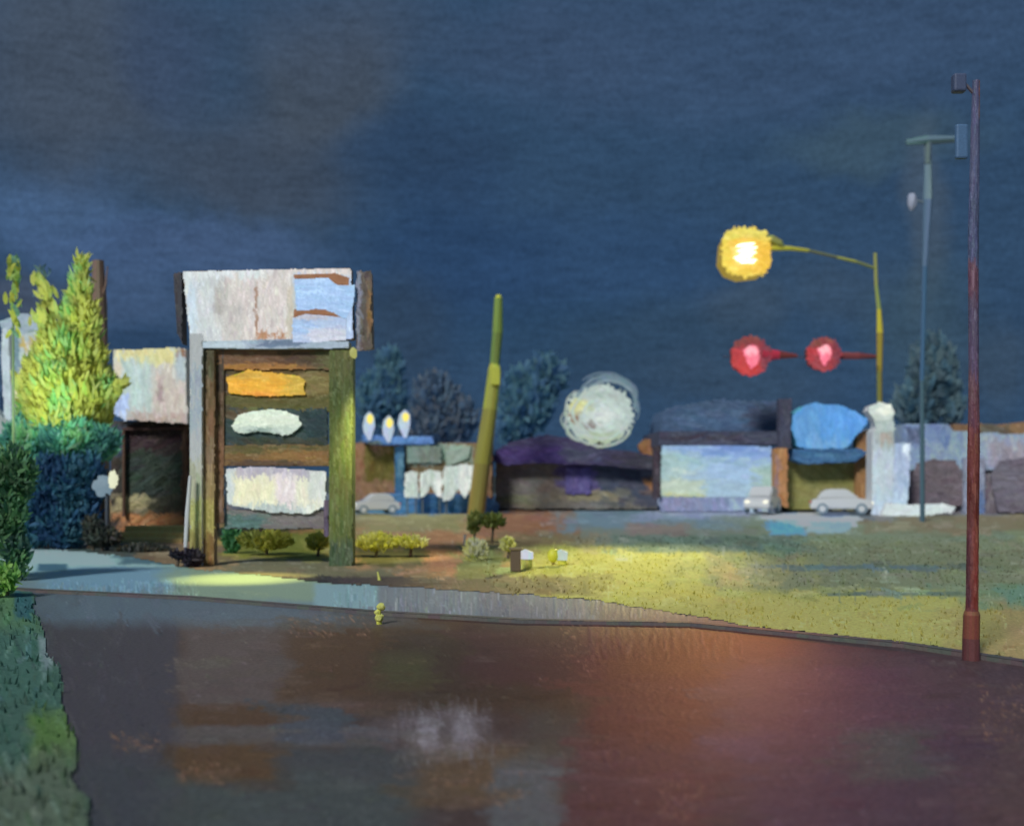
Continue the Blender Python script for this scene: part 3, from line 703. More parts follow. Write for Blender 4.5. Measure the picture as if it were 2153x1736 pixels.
# ================================================================== LEFT BUILDINGS
LB = 29.5
lb = empty('shop_building', (P(300, 1140, LB).x, LB, .05), 'low shop with a pale lit fascia over a dark brown recessed front', 'shop')
board(lb, 'fascia', LB, [(238, 734), (392, 730), (396, 892), (262, 884), (236, 870)], (188, 194, 190), 'shop_lit',
      patches=[(236, 728, 392, 762, (212, 206, 148), dict(soft=.4)), (250, 760, 320, 860, (178, 200, 196), dict(soft=.5)), (320, 770, 392, 880, (196, 188, 178), dict(soft=.5)), (366, 736, 396, 800, (168, 182, 186), dict(soft=.5)), (372, 730, 396, 742, (128, 84, 62), dict(soft=.4)), (260, 868, 396, 892, (176, 160, 152), dict(soft=.6)), (330, 800, 342, 850, (166, 150, 148), dict(soft=.6)), (236, 832, 268, 880, (168, 190, 228), dict(soft=.3)), (236, 760, 256, 830, (206, 200, 176), dict(soft=.5))],
      st=(620, 14, 3.4, 1.5), depth=3.5, rag=2.6, step=2.5, jit=7, bj=8, seed=71)
board(lb, 'storefront', LB + .5, rpoly(232, 884, 400, 1142), (60, 52, 48), 'wall',
      patches=[(250, 900, 384, 960, (54, 42, 44), dict(soft=.3)), (250, 950, 390, 1040, (46, 54, 48), dict(soft=.4)), (236, 884, 262, 960, (66, 74, 90), dict(soft=.5)), (384, 890, 404, 1100, (96, 70, 58), dict(soft=.4)), (270, 1040, 400, 1090, (62, 60, 50), dict(soft=.5)), (240, 1040, 320, 1075, (150, 138, 104), dict(soft=.6)), (250, 1080, 400, 1142, (164, 112, 74), dict(soft=.4))],
      st=(420, 16, 5, -.5), depth=3, rag=1.5, step=3, jit=6, bj=6, seed=72)
b = MB(); p = P(262, 904, LB + .3); q = P(384, 1086, LB + .3); b.box((p.x - .06, LB + .28, q.z), (p.x, LB + .4, p.z), (80, 60, 50)); b.box((q.x, LB + .28, q.z), (q.x + .06, LB + .4, p.z), (80, 60, 50)); b.box((p.x - .06, LB + .27, p.z), (q.x + .06, LB + .41, p.z + .07), (64, 46, 44)); b.build('door_frame', 'wall', lb)
b = MB()
for k_ in range(3):
    pp = P(300, 1000 + 8 * k_, 28 - k_ * .28)
    b.box((P(262, 0, 28).x, 28 - k_ * .35, 0), (P(400, 0, 28).x, 28.4 - k_ * .35, .42 - .14 * k_), (186, 132, 88))
st_ = b.build('steps', 'ground'); tag(st_, 'tan brown steps below the dark shopfront', 'steps')
# lit blob by the shopfront
fl = empty('floodlight', P(226, 1120, 24.6) * 1, 'glowing white floodlight between the dark hedge and the shopfront', 'floodlight')
g = P(225, 1022, 24.6)
b = MB(); b.ball(P(238, 1008, 24.4), (.10, .09, .19), (206, 208, 178), 3, .5); b.build('lamp_glass', 'hot', fl, True)
b = MB(); b.ball(P(216, 1022, 24.6), (.20, .16, .22), (112, 134, 148), 3, .5); b.build('reflector', 'shop_lit', fl, True)
b = MB(); b.tube([(g.x, g.y, .05), (g.x, g.y, g.z)], [.05, .04], (60, 66, 70), n=8); b.build('stand', 'near', fl)
lamp('tree_fill_spot', 'SPOT', P(-40, 1050, 21.0), 1500, (.80, 1, .82), P(135, 700, T), 46, 1, .3, tree)  # added fill from beyond the left edge to brighten the tree; no fixture

lk = empty('kiosk_building', (P(40, 1100, 31).x, 31, 0), 'pale lit building with a flared roof behind the left edge of the lime tree', 'building')  # pale walls and roof look lit through added emission
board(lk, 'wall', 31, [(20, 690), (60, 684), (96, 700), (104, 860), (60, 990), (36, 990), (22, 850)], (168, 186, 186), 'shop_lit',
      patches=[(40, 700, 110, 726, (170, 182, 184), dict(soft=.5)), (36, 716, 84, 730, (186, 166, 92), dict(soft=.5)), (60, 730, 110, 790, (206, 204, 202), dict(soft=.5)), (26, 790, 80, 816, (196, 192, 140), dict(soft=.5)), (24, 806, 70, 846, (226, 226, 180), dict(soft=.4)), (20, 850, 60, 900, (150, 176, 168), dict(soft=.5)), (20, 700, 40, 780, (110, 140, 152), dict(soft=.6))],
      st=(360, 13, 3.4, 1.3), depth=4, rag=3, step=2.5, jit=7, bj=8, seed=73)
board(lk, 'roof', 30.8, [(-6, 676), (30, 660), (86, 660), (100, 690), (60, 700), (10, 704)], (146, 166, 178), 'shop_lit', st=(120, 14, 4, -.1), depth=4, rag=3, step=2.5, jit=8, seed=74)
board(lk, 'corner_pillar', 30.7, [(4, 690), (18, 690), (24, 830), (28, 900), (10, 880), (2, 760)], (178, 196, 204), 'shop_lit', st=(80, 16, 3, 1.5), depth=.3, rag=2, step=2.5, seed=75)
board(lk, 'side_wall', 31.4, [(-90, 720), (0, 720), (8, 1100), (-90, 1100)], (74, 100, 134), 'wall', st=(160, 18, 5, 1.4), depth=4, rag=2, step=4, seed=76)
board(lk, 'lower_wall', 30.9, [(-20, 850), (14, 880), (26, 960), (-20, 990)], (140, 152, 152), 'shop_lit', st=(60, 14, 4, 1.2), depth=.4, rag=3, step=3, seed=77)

# ================================================================== MID SHOP WITH THREE ROOF LAMPS
MY = 50.0
ms = empty('shop_building', (P(880, 1070, MY).x, MY, 0), 'low blue roofed shop with three roof lamps and a blue base', 'shop')
board(ms, 'wall', MY, rpoly(742, 930, 1035, 1060), (114, 86, 64), 'far',
      patches=[(765, 942, 832, 1008, (84, 74, 34), dict(soft=.2, rag=.15)), (850, 930, 940, 978, (104, 124, 118), dict(soft=.4)), (930, 935, 995, 990, (124, 140, 124), dict(soft=.5)), (850, 972, 1000, 992, (96, 84, 62), dict(soft=.5)), (742, 934, 766, 1000, (122, 90, 66), dict(soft=.4))],
      st=(420, 14, 4, 1.4), depth=6, rag=1.5, step=2.5, seed=81)
board(ms, 'canopy', MY - 1.0, [(762, 912), (820, 916), (912, 916), (914, 934), (800, 936), (756, 930)], (62, 88, 128), 'far', patches=[(840, 912, 914, 932, (78, 108, 152), dict(soft=.6)), (745, 926, 800, 938, (72, 78, 70), dict(soft=.6))], st=(90, 14, 3, 0), depth=1.4, rag=1.5, step=2.5, seed=82, jit=8)
board(ms, 'pillar', MY - .6, rpoly(830, 936, 850, 1046), (44, 78, 102), 'far', patches=[(836, 960, 848, 1000, (76, 106, 118), dict(soft=.7))], st=(50, 14, 3, 1.5), depth=.4, rag=1.5, step=2.5, seed=83)
board(ms, 'window', MY - .12, rpoly(854, 936, 930, 974), (112, 134, 126), 'shop_lit', patches=[(880, 936, 930, 974, (106, 118, 108), dict(soft=.6))], st=(80, 10, 3, 1.5), depth=.1, rag=1.8, step=2.5, seed=84, backmat='far')
board(ms, 'window', MY - .12, [(938, 945), (992, 936), (988, 962), (960, 976), (936, 980)], (132, 150, 136), 'shop_lit', st=(60, 10, 3, -.5), depth=.1, rag=1.8, step=2.5, seed=85, backmat='far')
board(ms, 'base_wall', MY - 1.4, [(755, 1050), (800, 1036), (1020, 1038), (1052, 1060), (1046, 1086), (760, 1080)], (58, 92, 126), 'far', patches=[(760, 1050, 820, 1076, (66, 102, 124), dict(soft=.5)), (880, 1040, 960, 1080, (56, 96, 138), dict(soft=.5))], st=(260, 18, 5, .02), depth=.8, rag=2.5, step=2.5, seed=86)
for (sx, yt, yb, sd) in ((775, 866, 925, 1), (816, 874, 930, 2), (850, 862, 920, 3)):
    lp = MB(); Yl = MY - 1.1
    r_ = random.Random(sd)
    lp.tube([P(sx + 2, yb, Yl), P(sx, yb - 18, Yl), P(sx, (yt + yb) / 2, Yl), P(sx + 1, yt + 10, Yl), P(sx + 2, yt, Yl)], [.06, .22, .27, .22, .05], (176, 196, 214), n=12, jit=.2)
    a = lp.build('roof_lamp', 'shop_lit', ms)
    cp = MB(); q = P(sx + 3, yt + 15, Yl - .22); cp.ball(q, (.15, .12, .22), (236, 216, 96), 2, .2); cp.build('lamp_bulb', 'hot', a, True)
lamp('shop_glow', 'POINT', P(812, 930, MY - 3), 60, (.8, .9, 1), None, parent=ms, radius=.5)

def banner(x0, x1, y0, y1, tips, Y, label, seed):  # cloth banners; their brightness is added emission, with no lamp behind
    t = empty('cloth_banner', (P((x0 + x1) / 2, 1080, Y).x, Y, 0), label, 'sign', 'ragged cloth banners with added glow along the blue base')
    poly = [(x0, y0 + 6), ((x0 + x1) / 2, y0), (x1, y0 + 4)]
    n = tips; xs_ = [x1 - (x1 - x0) * i / (2 * n) for i in range(2 * n + 1)]
    for i, xx in enumerate(xs_): poly.append((xx, y1 - (26 if i % 2 == 0 and 0 < i < 2 * n else 0) - (3 if i % 2 else 0)))
    board(t, 'face', Y, poly, (206, 214, 208), 'shop_lit', patches=[(x0, y0, x0 + 30, y1, (180, 194, 186), dict(soft=.6))], st=(200, 12, 2.4, 1.55), depth=.05, rag=2.2, step=2, jit=9, bj=13, seed=seed, relief=.02, backcol=(150, 160, 160))
    for sx in (x0 + 6, x1 - 6):
        b = MB(); b.tube([P(sx, y0 + 8, Y + .12), (P(sx, y0, Y).x, Y + .12, 0)], .035, (80, 86, 92), n=6); b.build('pole', 'near', t)
banner(850, 880, 988, 1048, 1, 47.6, 'short artificially glowing white cloth banner left of the three, beside the blue pillar', 91)
banner(882, 930, 986, 1046, 2, 47.5, 'middle artificially glowing white cloth banner with two ragged tails on the blue base', 92)
banner(932, 1022, 974, 1054, 3, 47.4, 'widest glowing white hanging sign with three ragged tails, behind the leaning pole\'s foot', 93)  # a cloth banner too, no sign; its glow is added emission

# ================================================================== CARS
def car(sx, sy, Y, ln, ht, yaw, label, col, seed, group='white parked cars', tint=(190, 206, 206)):
    g = G(sx, sy, .09); g = Vector((P(sx, sy, Y).x, Y, .09))
    root = empty('parked_car', g, label, 'car', group); root.rotation_euler = (0, 0, yaw)
    wd = ln * .40
    def prof(pts, y0, y1, inset=0):
        bm = bmesh.new(); a = [bm.verts.new((x * ln, y0, z * ht)) for x, z in pts]; bq = [bm.verts.new((x * ln, y1, z * ht)) for x, z in pts]
        bm.faces.new(a); bm.faces.new(bq[::-1])
        for i in range(len(pts)): bm.faces.new([a[i], bq[i], bq[(i + 1) % len(pts)], a[(i + 1) % len(pts)]])
        bmesh.ops.recalc_face_normals(bm, faces=bm.faces)
        bmesh.ops.bevel(bm, geom=bm.edges[:], offset=ht * .05, segments=2, affect='EDGES'); return bm
    def put(bm_or_mb, name, mat, parent, c=None, smooth=False):
        if isinstance(bm_or_mb, MB): m_ = bm_or_mb
        else: m_ = MB(); m_.add_bm(bm_or_mb, c)
        me_o = m_.build(name, mat, None, smooth); me_o.data.transform(Matrix.Translation(me_o.location)); me_o.location = (0, 0, 0); me_o.parent = parent; return me_o
    body = put(prof([(-.5, .2), (-.49, .52), (-.44, .60), (-.2, .64), (.22, .66), (.42, .58), (.495, .45), (.5, .2)], -wd / 2, wd / 2), 'body', 'car', root, col)
    cab = put(prof([(-.40, .6), (-.30, .93), (-.2, 1.0), (.08, 1.0), (.28, .64)], -wd * .43, wd * .43), 'roof', 'car', root, col)
    for s_ in (-1, 1):
        w = MB(); y = s_ * wd * .435
        w.face([(-.34 * ln, y, .67 * ht), (-.27 * ln, y, .9 * ht), (-.10 * ln, y, .93 * ht), (-.10 * ln, y, .67 * ht)][::s_], tint); w.face([(-.08 * ln, y, .67 * ht), (-.08 * ln, y, .93 * ht), (.06 * ln, y, .93 * ht), (.2 * ln, y, .67 * ht)][::s_], tint)
        put(w, 'side_window', 'car', root)
    for x in (-.31, .31):
        for s_ in (-1, 1):
            y = s_ * wd * .5; r = ht * .22
            w = MB(); w.tube([(x * ln, y - .09 * s_, r), (x * ln, y + .02 * s_, r)], [r, r], (92, 106, 116), n=16); tr = put(w, 'wheel', 'near', root)
            w = MB(); w.tube([(x * ln, y + .02 * s_, r), (x * ln, y + .035 * s_, r)], [r * .6, r * .55], (190, 198, 200), n=12); put(w, 'rim', 'near', tr)
    for s_ in (-1, 1):
        w = MB(); w.ball((.49 * ln, s_ * wd * .36, .45 * ht), (.04, .11, .07), (248, 244, 220), 2); put(w, 'headlight', 'hot', root)
        w = MB(); w.ball((-.49 * ln, s_ * wd * .36, .47 * ht), (.03, .10, .06), (170, 60, 50), 2); put(w, 'tail_light', 'near', root)
    return root
car(790, 1049, 46.6, 2.0, .86, -2.75, 'white car parked left of the glowing cloth banners on the blue base', (250, 250, 250), 1)
car(1604, 1084, 47.5, 2.7, 1.15, -2.0, 'white car at the right foot of the pale blue lit building', (244, 250, 246), 2)
car(1768, 1080, 46.5, 2.55, 1.05, -.2, 'white car in front of the olive wall under the bright blue roof', (238, 248, 240), 3)

# ================================================================== LEANING POLE
PYo = 47.0
lp = empty('utility_pole', (P(1003, 1080, PYo).x, PYo, 0), 'leaning yellow green utility pole with no wires in the middle of the picture', 'pole')
b = MB()
b.tube([(P(1000, 1080, PYo).x, PYo, 0), P(1014, 975, PYo), P(1030, 860, PYo), P(1040, 780, PYo), P(1040, 765, PYo), P(1046, 700, PYo), P(1048, 627, PYo)], [.36, .36, .30, .27, .22, .22, .17], (112, 116, 50), n=14, jit=.12,
       cols=[(108, 100, 48), (112, 108, 50), (128, 132, 56), (142, 146, 56), (92, 108, 56), (104, 120, 58)])
b.build('shaft', 'near', lp)
b = MB(); b.tube([P(1048, 628, PYo), P(1048.5, 620, PYo)], [.17, .10], (196, 176, 56), n=10); b.build('cap', 'near', lp)
b = MB(); q = P(1042, 785, PYo - .3); b.box((q.x - .2, q.y - .1, q.z - .5), (q.x + .2, q.y + .1, q.z + .3), (150, 152, 60), bev=.05); b.build('junction_box', 'near', lp)

# ================================================================== ROUND SIGN
RY = 54.0
rs = empty('round_sign', (P(1262, 1060, RY).x, RY, 0), 'large round white lit sign with a swirl of rings above the purple roof', 'sign')
board(rs, 'disc', RY, [(1262 + 72 * math.cos(t * PI / 12), 870 + 66 * math.sin(t * PI / 12)) for t in range(24)], (172, 188, 182), 'shop_lit',
      patches=[(1196, 838, 1240, 868, (204, 204, 142), dict(soft=.8, rect=False)), (1230, 845, 1310, 905, (186, 202, 196), dict(soft=.7, rect=False)), (1250, 862, 1290, 888, (206, 216, 210), dict(soft=.8, rect=False)), (1200, 866, 1216, 892, (128, 90, 64), dict(soft=.8, rect=False)), (1228, 882, 1252, 904, (124, 112, 106), dict(soft=.8, rect=False)), (1215, 905, 1310, 940, (166, 182, 156), dict(soft=.6, rect=False))],
      st=(260, 12, 3, 0.4), depth=.5, rag=8, nsc=6, step=2, jit=8, bj=9, seed=95)
for (cx, cy, rx, ry, a0, a1, th, cc) in ((1264, 872, 58, 50, 0, 300, .07, (176, 192, 188)), (1266, 874, 40, 34, 40, 380, .06, (184, 200, 196)), (1270, 876, 22, 19, 0, 330, .06, (196, 210, 206)), (1262, 872, 76, 66, 20, 230, .08, (158, 172, 162)),
                                         (1275, 850, 64, 58, 195, 375, .12, (98, 122, 136)), (1280, 848, 56, 48, 215, 370, .10, (118, 140, 152)), (1270, 850, 74, 66, 230, 390, .07, (86, 110, 128)), (1254, 880, 72, 56, 90, 200, .06, (140, 156, 150))):
    wv = random.uniform(0, 6); pts = [P(cx + random.gauss(0, .7) + rx * (1 + .05 * math.sin(i * .6 + wv)) * math.cos(math.radians(a0 + (a1 - a0) * i / 28)), cy + ry * math.sin(math.radians(a0 + (a1 - a0) * i / 28)), RY - .1) for i in range(29)]
    b = MB(); b.tube(pts, [th * (.4 + .6 * math.sin(PI * (i + .5) / 29)) for i in range(29)], cc, n=6, jit=.5); b.build('ring', 'shop_lit', rs)
b = MB(); b.tube([(P(1262, 0, RY).x, RY + .4, 0), P(1262, 880, RY + .4)], [.2, .16], (90, 80, 72), n=10); b.build('post', 'near', rs)

# ================================================================== PURPLE ROOFED BUILDING
BY = 52.0
pb = empty('low_building', (P(1210, 1060, BY).x, BY, 0), 'long low building under a humped dark purple roof', 'building')
board(pb, 'roof', BY - .8, [(1034, 968), (1040, 946), (1080, 926), (1150, 912), (1190, 918), (1260, 942), (1330, 948), (1384, 960), (1384, 990), (1250, 978), (1120, 974), (1060, 980)], (58, 52, 78), 'far',
      patches=[(1150, 940, 1290, 970, (66, 66, 84), dict(soft=.5, rect=False)), (1040, 940, 1180, 975, (54, 42, 84), dict(soft=.6)), (1290, 945, 1390, 990, (56, 54, 64), dict(soft=.5))], st=(340, 22, 4, .12), depth=7, rag=2, step=2.5, seed=101, jit=5, bj=6)
board(pb, 'wall', BY, rpoly(1040, 960, 1384, 1070), (98, 92, 86), 'far',
      patches=[(1050, 975, 1160, 1048, (98, 94, 90), dict(soft=.3)), (1140, 980, 1180, 1050, (104, 94, 84), dict(soft=.4)), (1180, 955, 1290, 1036, (74, 66, 104), dict(soft=.35)), (1250, 960, 1384, 1056, (60, 62, 76), dict(soft=.35)), (1180, 1030, 1310, 1052, (116, 108, 88), dict(soft=.5)), (1040, 1040, 1130, 1060, (92, 92, 74), dict(soft=.5)), (1355, 1000, 1380, 1040, (152, 104, 66), dict(soft=.6, rect=False))],
      st=(420, 16, 5, .2), depth=6, rag=1.5, step=2.5, seed=102, jit=5, bj=6)
board(pb, 'door', BY - .1, rpoly(1188, 982, 1244, 1040), (78, 70, 114), 'far', st=(50, 14, 4, 1.4), depth=.1, rag=1.5, step=3, seed=103)
board(pb, 'chimney', BY + .5, [(1340, 935), (1356, 920), (1380, 925), (1376, 960), (1352, 966)], (128, 92, 62), 'far', st=(40, 10, 4, 1.2), depth=.6, rag=2, step=3, seed=104)

# ================================================================== PALE BLUE LIT BUILDING WITH A DIM ROOF
wb = empty('lit_building', (P(1510, 1070, 50).x, 50, 0), 'building with a wide pale blue lit front under a dark eave', 'building')
board(wb, 'glass_front', 50, [(1390, 934), (1500, 932), (1622, 936), (1628, 1000), (1640, 1030), (1610, 1062), (1560, 1056), (1500, 1052), (1440, 1044), (1392, 1046), (1386, 1020)], (150, 180, 200), 'shop_lit',
      patches=[(1400, 930, 1630, 962, (142, 172, 216), dict(soft=.5)), (1500, 930, 1610, 955, (120, 150, 204), dict(soft=.6)), (1386, 950, 1450, 1010, (156, 184, 186), dict(soft=.5)), (1480, 970, 1600, 1010, (152, 182, 214), dict(soft=.6)), (1386, 1006, 1480, 1046, (178, 196, 178), dict(soft=.5)), (1400, 1034, 1480, 1048, (180, 188, 140), dict(soft=.5)), (1580, 980, 1640, 1064, (154, 182, 176), dict(soft=.5)), (1425, 990, 1450, 1012, (190, 206, 194), dict(soft=.7))],
      st=(620, 26, 4, .02), depth=5, rag=2.6, step=2.5, jit=6, bj=7, seed=111)
board(wb, 'eave', 49.4, rpoly(1384, 906, 1646, 936), (60, 62, 78), 'far', patches=[(1400, 912, 1560, 924, (58, 54, 62), dict(soft=.5))], st=(120, 24, 3, -.02), depth=6, rag=1.5, step=2.5, seed=112, jit=6)
board(wb, 'upper_storey', 52, [(1392, 880), (1400, 858), (1500, 838), (1640, 842), (1650, 912), (1388, 912)], (64, 82, 106), 'far', patches=[(1420, 860, 1560, 900, (70, 90, 116), dict(soft=.6)), (1570, 850, 1640, 905, (72, 80, 100), dict(soft=.6))], st=(260, 20, 5, .1), depth=5, rag=3, step=2.5, seed=113, jit=5, bj=5)
board(wb, 'pillar', 49.6, rpoly(1374, 936, 1390, 1050), (62, 54, 60), 'far', st=(40, 14, 4, 1.5), depth=.5, rag=2, step=2.5, seed=114)
board(wb, 'plinth', 49.8, rpoly(1386, 1044, 1640, 1076), (116, 124, 146), 'far', patches=[(1386, 1044, 1480, 1076, (120, 120, 140), dict(soft=.5)), (1540, 1050, 1640, 1076, (140, 156, 178), dict(soft=.6))], st=(160, 14, 4, 1.4), depth=.3, rag=2.5, step=2.5, seed=115)
t = empty('dark_post', (P(1652, 1070, 49).x, 49, 0), 'square post, dark above and orange brown below, left of the bright blue roof', 'post')
board(t, 'shaft', 49, rpoly(1638, 836, 1664, 944), (62, 62, 76), 'far', st=(50, 16, 4, 1.5), depth=.5, rag=2, step=2.5, seed=116)
board(t, 'base', 48.95, rpoly(1628, 940, 1656, 1066), (150, 106, 70), 'far', patches=[(1624, 960, 1636, 1060, (132, 104, 104), dict(soft=.5))], st=(60, 14, 4, 1.5), depth=.6, rag=2, step=2.5, seed=117)

# ================================================================== BLUE ROOFED SHOP
bs = empty('shop_building', (P(1745, 1076, 50).x, 50, 0), 'small olive walled shop under a glowing bright blue faceted roof sign', 'shop')
board(bs, 'roof_sign', 49.2, [(1664, 872), (1690, 852), (1715, 844), (1740, 850), (1760, 848), (1800, 864), (1826, 880), (1824, 894), (1800, 916), (1786, 942), (1720, 946), (1676, 940), (1662, 904)], (80, 148, 212), 'shop_lit',
      patches=[(1664, 860, 1720, 930, (88, 148, 204), dict(soft=.6)), (1740, 856, 1826, 905, (84, 152, 222), dict(soft=.5)), (1690, 920, 1790, 946, (104, 160, 208), dict(soft=.6))], st=(380, 18, 4, 1.4), depth=1.2, rag=2, step=2.5, jit=6, bj=6, seed=121)
board(bs, 'awning', 49.0, [(1666, 944), (1810, 942), (1826, 952), (1800, 972), (1690, 976), (1666, 966)], (56, 88, 122), 'far', patches=[(1690, 950, 1800, 962, (70, 104, 134), dict(soft=.6))], st=(120, 20, 3, 0), depth=1.2, rag=1.5, step=2.5, seed=122)
board(bs, 'wall', 50, rpoly(1652, 940, 1840, 1072), (116, 112, 66), 'far', patches=[(1810, 960, 1842, 1050, (140, 104, 66), dict(soft=.5)), (1700, 1020, 1820, 1064, (120, 114, 74), dict(soft=.5)), (1808, 905, 1840, 955, (146, 100, 62), dict(soft=.4))], st=(360, 16, 5, .6), depth=5, rag=1.5, step=2.5, jit=5, bj=6, seed=123)
board(bs, 'side_pier', 49.6, rpoly(1800, 902, 1838, 1066), (138, 102, 68), 'far', st=(80, 14, 4, 1.4), depth=.5, rag=2.5, step=2.5, seed=124)

# ================================================================== WHITE TOWER AND LOW WALL
WT = 46.0
wt = empty('white_tower', (P(1870, 1086, WT).x, WT, 0), 'pale tower with added glow and a rounded white knob on top', 'tower')  # floodlit look of the tower is put in as emission
board(wt, 'shaft', WT, [(1834, 905), (1846, 890), (1880, 890), (1882, 940), (1876, 1086), (1832, 1084)], (178, 194, 206), 'shop_lit',
      patches=[(1836, 890, 1884, 940, (158, 172, 170), dict(soft=.6)), (1830, 1040, 1880, 1086, (176, 196, 216), dict(soft=.6)), (1850, 900, 1875, 930, (160, 152, 142), dict(soft=.7)), (1832, 960, 1860, 1040, (182, 200, 208), dict(soft=.5))], st=(260, 16, 3.4, 1.5), depth=.8, rag=2, step=2.5, jit=7, bj=8, seed=131)
board(wt, 'wing', WT + .1, [(1872, 935), (1900, 928), (1914, 932), (1914, 1000), (1906, 1084), (1868, 1084)], (158, 178, 206), 'shop_lit', patches=[(1895, 930, 1912, 965, (206, 220, 230), dict(soft=.7)), (1870, 1030, 1910, 1084, (176, 198, 218), dict(soft=.6))], st=(180, 14, 3.4, 1.5), depth=.7, rag=2, step=2.5, jit=7, bj=8, seed=132)
board(wt, 'neck', WT - .05, [(1836, 872), (1876, 870), (1884, 905), (1844, 915)], (168, 184, 180), 'shop_lit', st=(60, 12, 3, 1.4), depth=.7, rag=2, step=2.5, seed=133)
board(wt, 'knob', WT - .15, [(1824, 864), (1830, 852), (1850, 844), (1872, 848), (1882, 862), (1880, 876), (1864, 886), (1838, 884)], (196, 210, 202), 'shop_lit', patches=[(1848, 842, 1884, 870, (232, 238, 222), dict(soft=.6, rect=False))], st=(90, 10, 3, .3), depth=.8, rag=2, step=2, jit=6, bj=8, seed=134)
lw = empty('low_wall', (P(1950, 1084, WT).x, WT - .3, 0), 'long low white wall with added glow running right from the foot of the white tower', 'low wall')  # plain low white wall, brightened by added emission
board(lw, 'face', WT - .4, [(1862, 1056), (1910, 1060), (1990, 1058), (2012, 1066), (2000, 1078), (1940, 1086), (1850, 1086)], (200, 214, 214), 'shop_lit', st=(160, 22, 3, 0), depth=.5, rag=2.4, step=2.5, jit=7, bj=9, seed=135)

# ================================================================== RIGHT GARAGE BUILDING
RB = 48.0
gb = empty('garage_building', (P(2040, 1090, RB).x, RB, 0), 'long low garage with a lavender blue roof and mauve grey doors at the right', 'garage')
board(gb, 'roof', RB, [(1900, 890), (1990, 890), (2000, 904), (2070, 908), (2300, 918), (2300, 990), (1900, 990)], (126, 142, 174), 'far',
      patches=[(1900, 888, 2000, 930, (112, 130, 168), dict(soft=.4)), (2000, 900, 2080, 960, (132, 150, 186), dict(soft=.5)), (2060, 910, 2310, 960, (140, 148, 172), dict(soft=.5)), (2080, 930, 2310, 990, (136, 130, 140), dict(soft=.6)), (1905, 900, 1940, 930, (82, 88, 112), dict(soft=.7))],
      st=(420, 16, 4.5, 1.4), depth=6, rag=3, step=3, jit=6, bj=8, seed=141)
board(gb, 'wall', RB + .2, rpoly(1890, 970, 2300, 1092), (108, 100, 108), 'far', st=(260, 18, 5, 1.3), depth=6, rag=1.5, step=3, seed=142)
board(gb, 'garage_door', RB - .1, [(1912, 1010), (1926, 974), (1960, 962), (2010, 968), (2030, 1000), (2034, 1066), (1912, 1062)], (96, 86, 92), 'far', st=(200, 20, 5, .1), depth=.12, rag=2.5, step=3, jit=4, bj=5, seed=143)
board(gb, 'garage_door', RB - .1, [(2080, 1000), (2100, 968), (2150, 960), (2300, 975), (2300, 1082), (2096, 1078)], (98, 92, 102), 'far', st=(220, 20, 5, .1), depth=.12, rag=2.5, step=3, jit=4, bj=5, seed=144)
board(gb, 'pier', RB - .2, rpoly(2024, 960, 2072, 1090), (124, 128, 146), 'far', patches=[(2056, 1020, 2078, 1092, (84, 98, 132), dict(soft=.5))], st=(80, 16, 4, 1.5), depth=.3, rag=2.5, step=3, seed=145)
board(gb, 'parapet', RB + 2, [(2000, 892), (2060, 890), (2110, 894), (2150, 884), (2300, 880), (2300, 925), (2000, 915)], (122, 92, 66), 'far', patches=[(2060, 885, 2120, 920, (92, 84, 70), dict(soft=.6))], st=(120, 12, 4, .4), depth=3, rag=4, step=3, seed=146)

# ================================================================== STREET LAMP AND SIGNALS
LY = 49.0
sl = empty('street_lamp', (P(1848, 1080, LY).x, LY, 0), 'tall thin pole carrying a big glowing amber lamp on a long arm', 'street lamp')
b = MB(); b.tube([(P(1850, 0, LY).x, LY, 0), P(1850, 900, LY), P(1849, 780, LY), P(1850, 700, LY), P(1848, 650, LY), P(1842, 600, LY), P(1840, 532, LY)], [.13, .12, .12, .14, .10, .075, .07], (150, 130, 50), n=10, jit=.15,
       cols=[(96, 96, 60), (104, 98, 52), (132, 112, 46), (176, 148, 48), (120, 128, 70), (128, 130, 70)]); b.build('pole', 'near', sl)
b = MB(); b.tube([P(1840, 564, LY), P(1800, 550, LY - .2), P(1760, 541, LY - .3), P(1700, 527, LY - .5), P(1660, 522, LY - .6), P(1615, 522, LY - .7)], [.06, .06, .055, .07, .10, .12], (140, 132, 50), n=8, jit=.2,
       cols=[(112, 118, 74), (140, 140, 66), (96, 104, 74), (160, 150, 56), (176, 160, 56)]); b.build('arm', 'near', sl)
hd = board(sl, 'lamp_glass', LY - .9, [(1518, 500), (1530, 482), (1552, 476), (1590, 478), (1612, 486), (1622, 510), (1622, 560), (1608, 580), (1560, 586), (1530, 574), (1514, 548)], (216, 190, 74), 'hot',
      patches=[(1535, 500, 1612, 568, (224, 178, 62), dict(soft=.6, rect=False)), (1520, 480, 1615, 500, (206, 190, 86), dict(soft=.6)), (1596, 510, 1626, 575, (216, 172, 54), dict(soft=.6)), (1540, 510, 1590, 560, (244, 214, 120), dict(soft=.8, rect=False))],
      st=(420, 10, 2.6, .2), depth=1.5, rag=4.5, nsc=4, step=1.5, jit=8, bj=12, seed=151, relief=.05, front=.05, backcol=(150, 128, 46), backmat='sign_lit')
for (x0, y0, x1, y1) in ((1547, 518, 1588, 512), (1550, 528, 1592, 520), (1552, 536, 1590, 530), (1548, 546, 1586, 552), (1556, 552, 1590, 546), (1544, 542, 1582, 538)):
    b = MB(); pts = [P(x0 + (x1 - x0) * i / 5 + random.gauss(0, .6), y0 + (y1 - y0) * i / 5, LY - 1.05) for i in range(6)]
    b.tube(pts, [.02, .05, .06, .055, .05, .02], (255, 250, 215), n=8, jit=.3); b.build('lamp_tube', 'core', sl)
